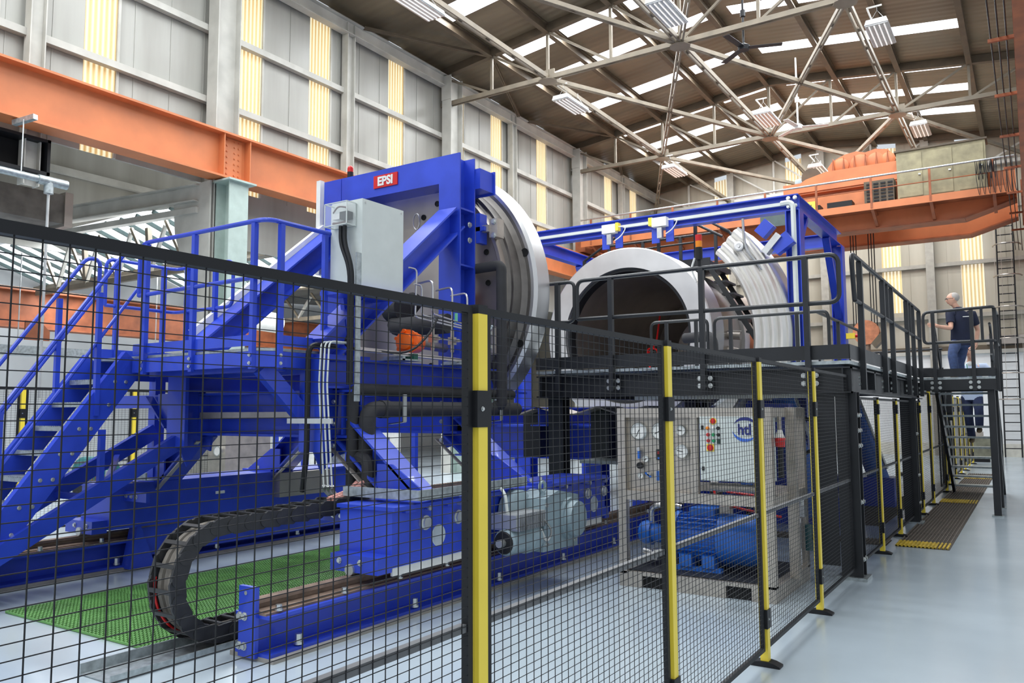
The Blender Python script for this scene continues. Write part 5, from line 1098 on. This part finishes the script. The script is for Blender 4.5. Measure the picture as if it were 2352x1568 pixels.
for x, z, r in ((-3.19,1.46,.075),(-2.975,1.462,.075),(-2.765,1.47,.045),(-2.76,1.277,.06),(-3.12,1.2,.03),(-3.175,1.04,.028)): gauge(x, z, r)
ob('lever_handle', M().box((-3.2,7.12,1.2),(-3.175,7.14,1.27)).bar((-3.13,7.13,1.07),(-3.07,7.13,1.03),.02,.015).box((-3.01,7.12,1.0),(-2.99,7.14,1.09)), BLUE2, gp)
ob('lever_stem', M().cyl((-3.19,7.17,1.29),(-3.19,7.12,1.29),.02,n=8).cyl((-3.09,7.17,1.06),(-3.09,7.12,1.06),.018,n=8), STEEL_M, gp)
ob('black_knob', M().lathe((-3.18,7.17,1.135),(0,-1,0),[(0,.02),(.03,.032),(.06,.03),(.06,0)],14), BLACK, gp)
dsp = ob('digital_display', M().box((-3.02,7.145,1.19),(-2.95,7.17,1.29)), BLACK, gp); ob('red_readout', M().box((-3.012,7.142,1.245),(-2.958,7.145,1.275)), mat('dim_red_display',(120,24,24),.4), dsp); ob('blue_label', M().box((-3.005,7.142,1.2),(-2.965,7.145,1.22)), BLUE2, dsp)
cbx = ob('control_box', M().box((-2.58,7.12,1.02),(-1.98,7.42,1.605)), CAB, sk); ob('box_door', M().box((-2.57,7.1,1.03),(-1.99,7.12,1.6)), CAB, sk)
def btn(x, z, r, m, nm='push_button'): ob(nm, M().lathe((x,7.1,z),(0,-1,0),[(0,r*1.15),(.008,r*1.15),(.008,r),(.025,r*.9),(.027,0)],16), m, cbx)
ob('yellow_plate', M().cyl((-2.444,7.1,1.557),(-2.444,7.097,1.557),.032,n=20).box((-2.51,7.097,1.285),(-2.44,7.1,1.352)), YELLOW, cbx); btn(-2.444,1.557,.022,RED,'emergency_button'); btn(-2.475,1.318,.026,RED,'main_switch')
for x, z, m in ((-2.495,1.494,AMBER),(-2.446,1.494,WHITE),(-2.398,1.494,BLACK),(-2.492,1.435,RED),(-2.443,1.435,GREEN),(-2.396,1.435,BLACK),(-2.49,1.381,RED),(-2.441,1.381,GREEN)): btn(x, z, .014, m)
ob('hour_meter', M().box((-2.41,7.09,1.355),(-2.38,7.1,1.4)), mat('dark_green_meter',(30,60,50),.4), cbx)
for z in (1.5,1.13): ob('door_latch', M().box((-2.555,7.088,z-.018),(-2.535,7.1,z+.018)), BLACK, cbx)
NAVY = mat('navy_logo_ink',(30,40,120),.5,var=0); SKYB = mat('logo_blue_ink',(60,110,210),.5,var=0)
text('lettering', 'htl', .135, frame((-2.16,7.096,1.48),(1,0,0),(0,0,1)), NAVY, cbx, .003, .002, sx=.88)
def crescent(c, r, a0, a1, wmax, sh):
    n = 20; o = []; q = []
    for i in range(n+1):
        a = a0+(a1-a0)*i/n; w_ = wmax*math.sin(PI*i/n); o.append((c[0]+r*math.cos(a), c[1]+r*math.sin(a))); q.append((c[0]+(r-w_)*math.cos(a), c[1]+(r-w_)*math.sin(a)))
    mb = M()
    for i in range(n): mb.prism([o[i],o[i+1],q[i+1],q[i]],'y',7.096,7.0995)
    return mb
ob('logo_arc', crescent((-2.155,1.487),.108,.35,2.7,.03,0), NAVY, cbx); ob('logo_arc', crescent((-2.158,1.487),.112,3.3,5.8,.028,0), SKYB, cbx)
pm = thing('pump_motor', 'blue electric motor and pump lying in the bottom of the stainless skid', 'motor', (-2.7,7.6,.15))
zc = .44; 
ob('pump_head', M().lathe((-3.5+.12,7.6,zc),(1,0,0),[(0,.0),(0,.1),(.05,.12),(.12,.12),(.12,.09),(.28,.09),(.3,.14),(.36,.14),(.42,.17)],24), BLUE2, pm)
mb = M().cyl((-2.96,7.6,zc),(-2.55,7.6,zc),.2,n=28)
for i in range(26):
    a = 2*PI*i/26; mb.bar((-2.94,7.6+.21*math.cos(a),zc+.21*math.sin(a)),(-2.56,7.6+.21*math.cos(a),zc+.21*math.sin(a)),.008,.035,up=(0,math.cos(a),math.sin(a)))
ob('finned_body', mb, BLUE2, pm)
ob('fan_cowl', M().lathe((-2.55,7.6,zc),(1,0,0),[(0,.2),(0,.235),(.3,.235),(.36,.2),(.38,.15),(.38,0)],32), BLUE2, pm); ob('fan_grille', M().cyl((-2.168,7.6,zc),(-2.16,7.6,zc),.15,n=20), BLACK, pm)
ob('drive_flange', M().lathe((-3.0,7.6,zc),(1,0,0),[(0,.17),(0,.235),(.05,.235),(.05,.2)],28), BLUE2, pm)
ob('mounting_foot', M().box((-2.95,7.38,.15),(-2.5,7.44,.19)).box((-2.95,7.76,.15),(-2.5,7.82,.19)).box((-2.9,7.36,.19),(-2.78,7.5,.3)).box((-2.68,7.36,.19),(-2.56,7.5,.3)), BLUE2, pm)
ob('terminal_box', M().box((-2.85,7.52,.62),(-2.6,7.75,.72)), BLUE2, pm); ob('bent_steel_pipe', M().tube(rnd([(-3.28,7.6,.52),(-3.28,7.6,.7),(-3.1,7.6,.73),(-2.98,7.65,.7)],.08),.028,10), STEEL_M, pm)
ob('inlet_fitting', M().cyl((-3.32,7.5,.28),(-3.1,7.5,.24),.03).cyl((-3.2,7.5,.3),(-3.2,7.5,.2),.04), STEEL_M, pm)
t = thing('skid_pipework', 'stainless pipes, small blue pump and red hose above the blue motor in the skid', 'pipework', (-2.6,7.8,.8))
ob('pipe', M().cyl((-3.3,7.7,.8),(-1.98,7.7,.8),.02,n=8).cyl((-2.5,7.65,.55),(-2.5,7.65,.8),.015,n=8).cyl((-2.2,7.5,.98),(-2.2,7.5,.7),.012,n=8).cyl((-2.55,7.3,.95),(-2.0,7.3,.95),.035,n=10), STEEL_S, t)
ob('manifold_block', M().box((-2.58,7.6,.66),(-2.48,7.7,.74)).box((-2.62,7.5,.76),(-2.4,7.6,.84)), STEEL_S, t); ob('blue_valve', M().box((-2.85,7.85,.62),(-2.6,8.0,.75)).box((-2.26,7.28,.985),(-2.16,7.32,1.0)), BLUE2, t)
ob('red_hose', M().tube(rnd([(-2.7,7.8,.9),(-2.65,7.75,.75),(-2.3,7.7,.7),(-2.05,7.8,.65)],.1),.012,6).tube(rnd([(-2.6,7.9,.85),(-2.2,7.9,.82),(-2.0,7.9,.86)],.1),.012,6), RED, t)
ob('black_hose', M().tube(rnd([(-2.3,7.7,.8),(-2.15,7.6,.55),(-2.05,7.6,.4),(-2.12,7.6,.2)],.12),.016,6), BLACK, t)
t = thing('power_plug', 'red and white industrial plug hanging on the right side of the skid', 'plug', (-1.9,7.3,1.4))
ob('white_sleeve', M().cyl((-1.9,7.27,1.48),(-1.9,7.27,1.41),.02,.042), WHITE, t); ob('red_collar', M().cyl((-1.9,7.27,1.41),(-1.9,7.27,1.33),.048,.042).box((-1.9,7.2,1.39),(-1.85,7.27,1.41)), RED, t); ob('black_cable', M().cyl((-1.9,7.27,1.33),(-1.9,7.27,1.06),.024), BLACK, t); ob('cable_grip', M().cyl((-1.9,7.27,1.48),(-1.9,7.27,1.6),.018,n=8), STEEL_S, t)
t = thing('regulator_set', 'small regulator with a dark bowl at the rear right post of the skid', 'regulator', (-2,8.2,.75)); ob('regulator_body', M().box((-2.0,8.15,.62),(-1.92,8.25,.72)).cyl((-1.96,8.2,.72),(-1.96,8.2,.82),.03), ALU, t); ob('bowl', M().cyl((-1.9,8.2,.3),(-1.9,8.2,.55),.035), mat('dark_teal_bowl',(20,70,72),.3), t); ob('pipe', M().cyl((-2.05,8.2,.15),(-2.05,8.2,.7),.012,n=6).cyl((-1.98,8.2,.15),(-1.98,8.2,.6),.012,n=6), STEEL_M, t)

# ================================================================== the two men on the stair
SKIN = mat('skin', (214,164,140), .55, var=.03); HAIRG = mat('short_grey_hair', (176,170,164), .8, bump=.4, bscale=160); NAVYC = mat('navy_cotton', (28,34,56), .9, var=.1, bump=.1); DENIM = mat('blue_denim', (58,74,112), .9, var=.12, scale=20)
DENIMD = mat('dark_denim', (34,44,76), .9, var=.12, scale=20); SHIRTL = mat('pale_blue_shirt', (196,210,236), .8, var=.04); BOOT = mat('tan_work_boot', (112,94,70), .8, var=.1)
def skin(name, chains, m, parent, lv=2):
    idx = {}; vs = []; es = []; rs = []
    for ch in chains:
        prev = None
        for p, r in ch:
            key = tuple(round(c, 4) for c in p)
            if key not in idx: idx[key] = len(vs); vs.append(V3(p)-WL[parent.name]); rs.append(r if isinstance(r, tuple) else (r, r))
            i = idx[key]
            if prev is not None and prev != i: es.append((prev, i))
            prev = i
    me = bpy.data.meshes.new(name); me.from_pydata([tuple(v) for v in vs], es, []); me.materials.append(m)
    o = bpy.data.objects.new(name, me); COL.objects.link(o); o.parent = parent; WL[o.name] = WL[parent.name]
    md = o.modifiers.new('Skin', 'SKIN'); md.use_smooth_shade = True
    for i, r in enumerate(rs):
        me.skin_vertices[0].data[i].radius = r; me.skin_vertices[0].data[i].use_root = (i == 0)
    s = o.modifiers.new('Subdivision', 'SUBSURF'); s.levels = lv; s.render_levels = lv
    return o
def fingers(w, d, up):
    """five finger chains from a palm; d forearm direction, up the palm's thumb side"""
    w = V3(w); d = V3(d).normalized(); up = V3(up).normalized(); n = d.cross(up); pal = w+d*.06; out = [[(tuple(w),.03),(tuple(pal),(.034,.02))]]
    for i, l in enumerate((.068,.078,.072,.055)):
        b = pal+d*.03+up*(.028-.019*i); c = b+d*l*.5+n*.008; e = c+d*l*.35+n*.026; out.append([(tuple(pal),(.034,.02)),(tuple(b),.0095),(tuple(c),.009),(tuple(e),.0075)])
    b = w+d*.035+up*.04; out.append([(tuple(w),.03),(tuple(b),.011),(tuple(b+d*.04+up*.02),.009)])
    return out
def man(label, J, shirt_m, trouser_m, sleeve, look, hair):
    t = thing('person', label, 'person', (J['pelvis'][0],J['pelvis'][1],min(J['aR'][2],J['aL'][2])-.08))
    P = {k: V3(v) for k, v in J.items()}; L = lambda a, b, f: tuple(P[a].lerp(P[b], f))
    hd = P['head']; lk = V3(look).normalized()
    body = [[(J['pelvis'],(.1,.075)),(L('pelvis','chest',.5),(.11,.085)),(J['chest'],(.13,.09)),(J['neck'],.055),(tuple(hd-V3((0,0,.07))-lk*.01),.055),(tuple(hd-lk*.01),.05)]]
    for s in 'RL':
        body.append([(J['chest'],(.13,.09)),(J['sh'+s],.055),(L('sh'+s,'el'+s,.5),.047),(J['el'+s],.04),(L('el'+s,'ha'+s,.4),.039),(J['ha'+s],.028)])
        d = P['ha'+s]-P['el'+s]; body += fingers(J['ha'+s], d, V3((0,0,1)) if abs(d.normalized().z) < .7 else V3((0,-1,0)))
        body.append([(J['pelvis'],(.1,.075)),(J['hip'+s],.06),(J['kn'+s],.05),(L('kn'+s,'a'+s,.35),.05),(J['a'+s],.04)])
    ob_ = skin('body', body, SKIN, t)
    side = P['shL']-P['shR']; side.z = 0; pv = P['pelvis']; ch = P['chest']; nk = P['neck']; mid = (P['shL']+P['shR'])/2
    sh = M().loft([(pv-V3((0,0,.1)),.17,.135),(pv+V3((0,0,.02)),.178,.142),(pv.lerp(ch,.5),.172,.138),(ch,.185,.128),(mid-V3((0,0,.02)),.18,.1),(mid+V3((0,0,.045)),.1,.078),(nk-V3((0,0,.03)),.066,.066)], side)
    for s in 'RL':
        a, b = P['sh'+s], P['el'+s]; c = P['ha'+s]; inn = a.lerp(mid, .35)
        sh.limb([(inn,.07),(a,.08),(a.lerp(b,.3),.073),(a.lerp(b,.62),.069)] if sleeve < 1 else [(inn,.07),(a,.078),(a.lerp(b,.5),.064),(b,.056),(b.lerp(c,.5),.05),(b.lerp(c,.8),.044)])
    ob('shirt', sh, shirt_m, t, ang=60)
    tr = M().loft([(pv-V3((0,0,.16)),.06,.05),(pv-V3((0,0,.13)),.13,.11),(pv-V3((0,0,.06)),.165,.135),(pv+V3((0,0,.06)),.162,.128)], side)
    for s in 'RL':
        h_, k_, a_ = P['hip'+s], P['kn'+s], P['a'+s]; kd = (h_-k_).normalized(); ad = (a_-k_).normalized()
        tr.limb([(h_+V3((0,0,.05)),.085),(h_,.098),(h_.lerp(k_,.5),.088),(k_+kd*.06,.076),(k_+ad*.06,.074),(k_.lerp(a_,.55),.07),(a_+V3((0,0,.02)),.066)])
    ob('trousers', tr, trouser_m, t, ang=70)
    for s in 'RL':
        a = P['a'+s]; toe = P['toe'+s]; skin('boot', [[(tuple(a+V3((0,0,.02))),.055),(tuple(a-V3((0,0,.045))),.05),(tuple(toe.lerp(a,.4)),(.05,.04)),(tuple(toe),(.042,.03))]], BOOT, t)
    ob('belt', M().lathe(P['pelvis']+V3((0,0,-.0)),(0,0,1),[(-.1,.1),(-.1,.12),(-.07,.12),(-.07,.1)],20), BLACK, t)
    sd = lk.cross(V3((0,0,1))).normalized(); up = sd.cross(lk).normalized()
    hv = M(); n1, n2 = 28, 20; G = lambda v, c, w_: math.exp(-((v-c)/w_)**2)
    for i in range(n2+1):
        a = PI*i/n2
        for j in range(n1):
            b = 2*PI*j/n1; x, y, z = math.sin(a)*math.cos(b), math.sin(a)*math.sin(b), math.cos(a)     # x forward, y side, z up
            fx, fy, fz = .094*x, .076*y, .118*z
            if z < 0: k_ = 1+.32*z; fy *= k_; fx *= (1+.1*z) if x > 0 else (1+.45*z)
            if x > 0: fx += .026*G(y,0,.16)*G(z,-.16,.2)-.008*G(abs(y),.38,.16)*G(z,.16,.14)+.006*G(z,.34,.12)+.006*G(z,-.85,.2)*G(y,0,.4)+.005*G(z,-.5,.08)*G(y,0,.25)
            hv.v.append(tuple(hd+lk*fx+sd*fy+up*fz))
    hv.f = [(i*n1+j, i*n1+(j+1)%n1, (i+1)*n1+(j+1)%n1, (i+1)*n1+j) for i in range(n2) for j in range(n1)]
    ob('head', hv, SKIN, t, ang=80)
    for q in (-1,1):
        ob('eye', M().ball(hd+lk*.078+sd*q*.03+up*.018,.0105,8), WHITE, t); ob('ear', M().ball(hd+sd*q*.07-lk*.005,.026,8,(.5,.8,1.2)), SKIN, t)
        ob('glasses_lens', M().tube([hd+lk*.098+sd*q*.033+up*.014+sd*.026*math.cos(v)+up*.018*math.sin(v) for v in [2*PI*i/12 for i in range(12)]],.0035,5,True).tube([hd+lk*.09+sd*q*.06+up*.02,hd+sd*q*.078+up*.016],.003,5), BLACK, t)
    ob('mouth', M().bar(hd+lk*.083-sd*.02-up*.06,hd+lk*.083+sd*.02-up*.06,.014,.007), mat('lip',(170,104,96),.5) if 'lip' not in MATS else MATS['lip'], t)
    if hair: ob('hair', M().ball(hd-lk*.03+V3((0,0,.035)),.089,16,(1,1,1.0)), HAIRG, t)
    return t, sd, up
H = dict(head=(-1.12,16.1,3.6),neck=(-1.05,16.15,3.44),chest=(-1.01,16.18,3.2),pelvis=(-1.02,16.22,2.88),shR=(-1.17,16.06,3.33),shL=(-.84,16.27,3.33),elR=(-1.15,15.93,3.07),haR=(-1.36,15.76,3.11),elL=(-.77,16.42,3.06),haL=(-.8,16.3,2.82),
    hipR=(-1.1,16.16,2.82),knR=(-1.15,15.84,2.63),aR=(-1.12,15.9,2.26),toeR=(-1.16,15.72,2.205),hipL=(-1.0,16.28,2.82),knL=(-1.08,16.26,2.42),aL=(-1.0,16.36,2.05),toeL=(-1.03,16.18,2.0))
t, sd, up = man('grey haired man in a navy polo shirt stepping onto the landing', H, NAVYC, DENIM, .5, (-.93,-.36,-.08), True)
ob('chest_emblem', M().box((-.97,16.03,3.27),(-.87,16.045,3.282)), WHITE, t)
ob('collar', M().lathe(V3(H['neck'])-V3((0,0,.03)),(0,0,1),[(0,.085),(.05,.07),(.05,.06)],18), NAVYC, t)
H = dict(head=(-.95,17.13,2.72),neck=(-.95,17.2,2.56),chest=(-.96,17.23,2.34),pelvis=(-.96,17.26,1.93),shR=(-1.17,17.21,2.44),shL=(-.74,17.21,2.44),elR=(-1.26,17.24,2.17),haR=(-1.3,17.08,1.98),elL=(-.6,17.24,2.26),haL=(-.55,17.05,2.3),
    hipR=(-1.05,17.26,1.87),knR=(-1.03,17.2,1.5),aR=(-1.0,17.28,1.12),toeR=(-1.0,17.08,1.06),hipL=(-.88,17.26,1.87),knL=(-.85,17.02,1.62),aL=(-.86,17.06,1.31),toeL=(-.86,16.86,1.25))
t, sd, up = man('man in a pale blue shirt and lanyard climbing the stair behind, looking up', H, SHIRTL, DENIMD, 1.0, (-.28,-.92,.24), False)
ob('lanyard', M().tube([(-1.02,17.12,2.5),(-.98,17.08,2.3),(-.96,17.09,2.2)],.006,5).tube([(-.9,17.12,2.5),(-.94,17.08,2.3),(-.96,17.09,2.2)],.006,5), GREEN, t)
ob('undershirt', M().ball((-.96,17.14,2.5),.05,10,(1,.5,1)), WHITE, t)
t = thing('jacket', 'dark garment held over the stair rail by the man behind', 'garment', (-1.32,17,1.8)); ob('cloth', M().prism([(16.95,2.0),(17.15,2.02),(17.18,1.6),(17.05,1.45),(16.93,1.6)],'x',-1.36,-1.28), BLACK, t)
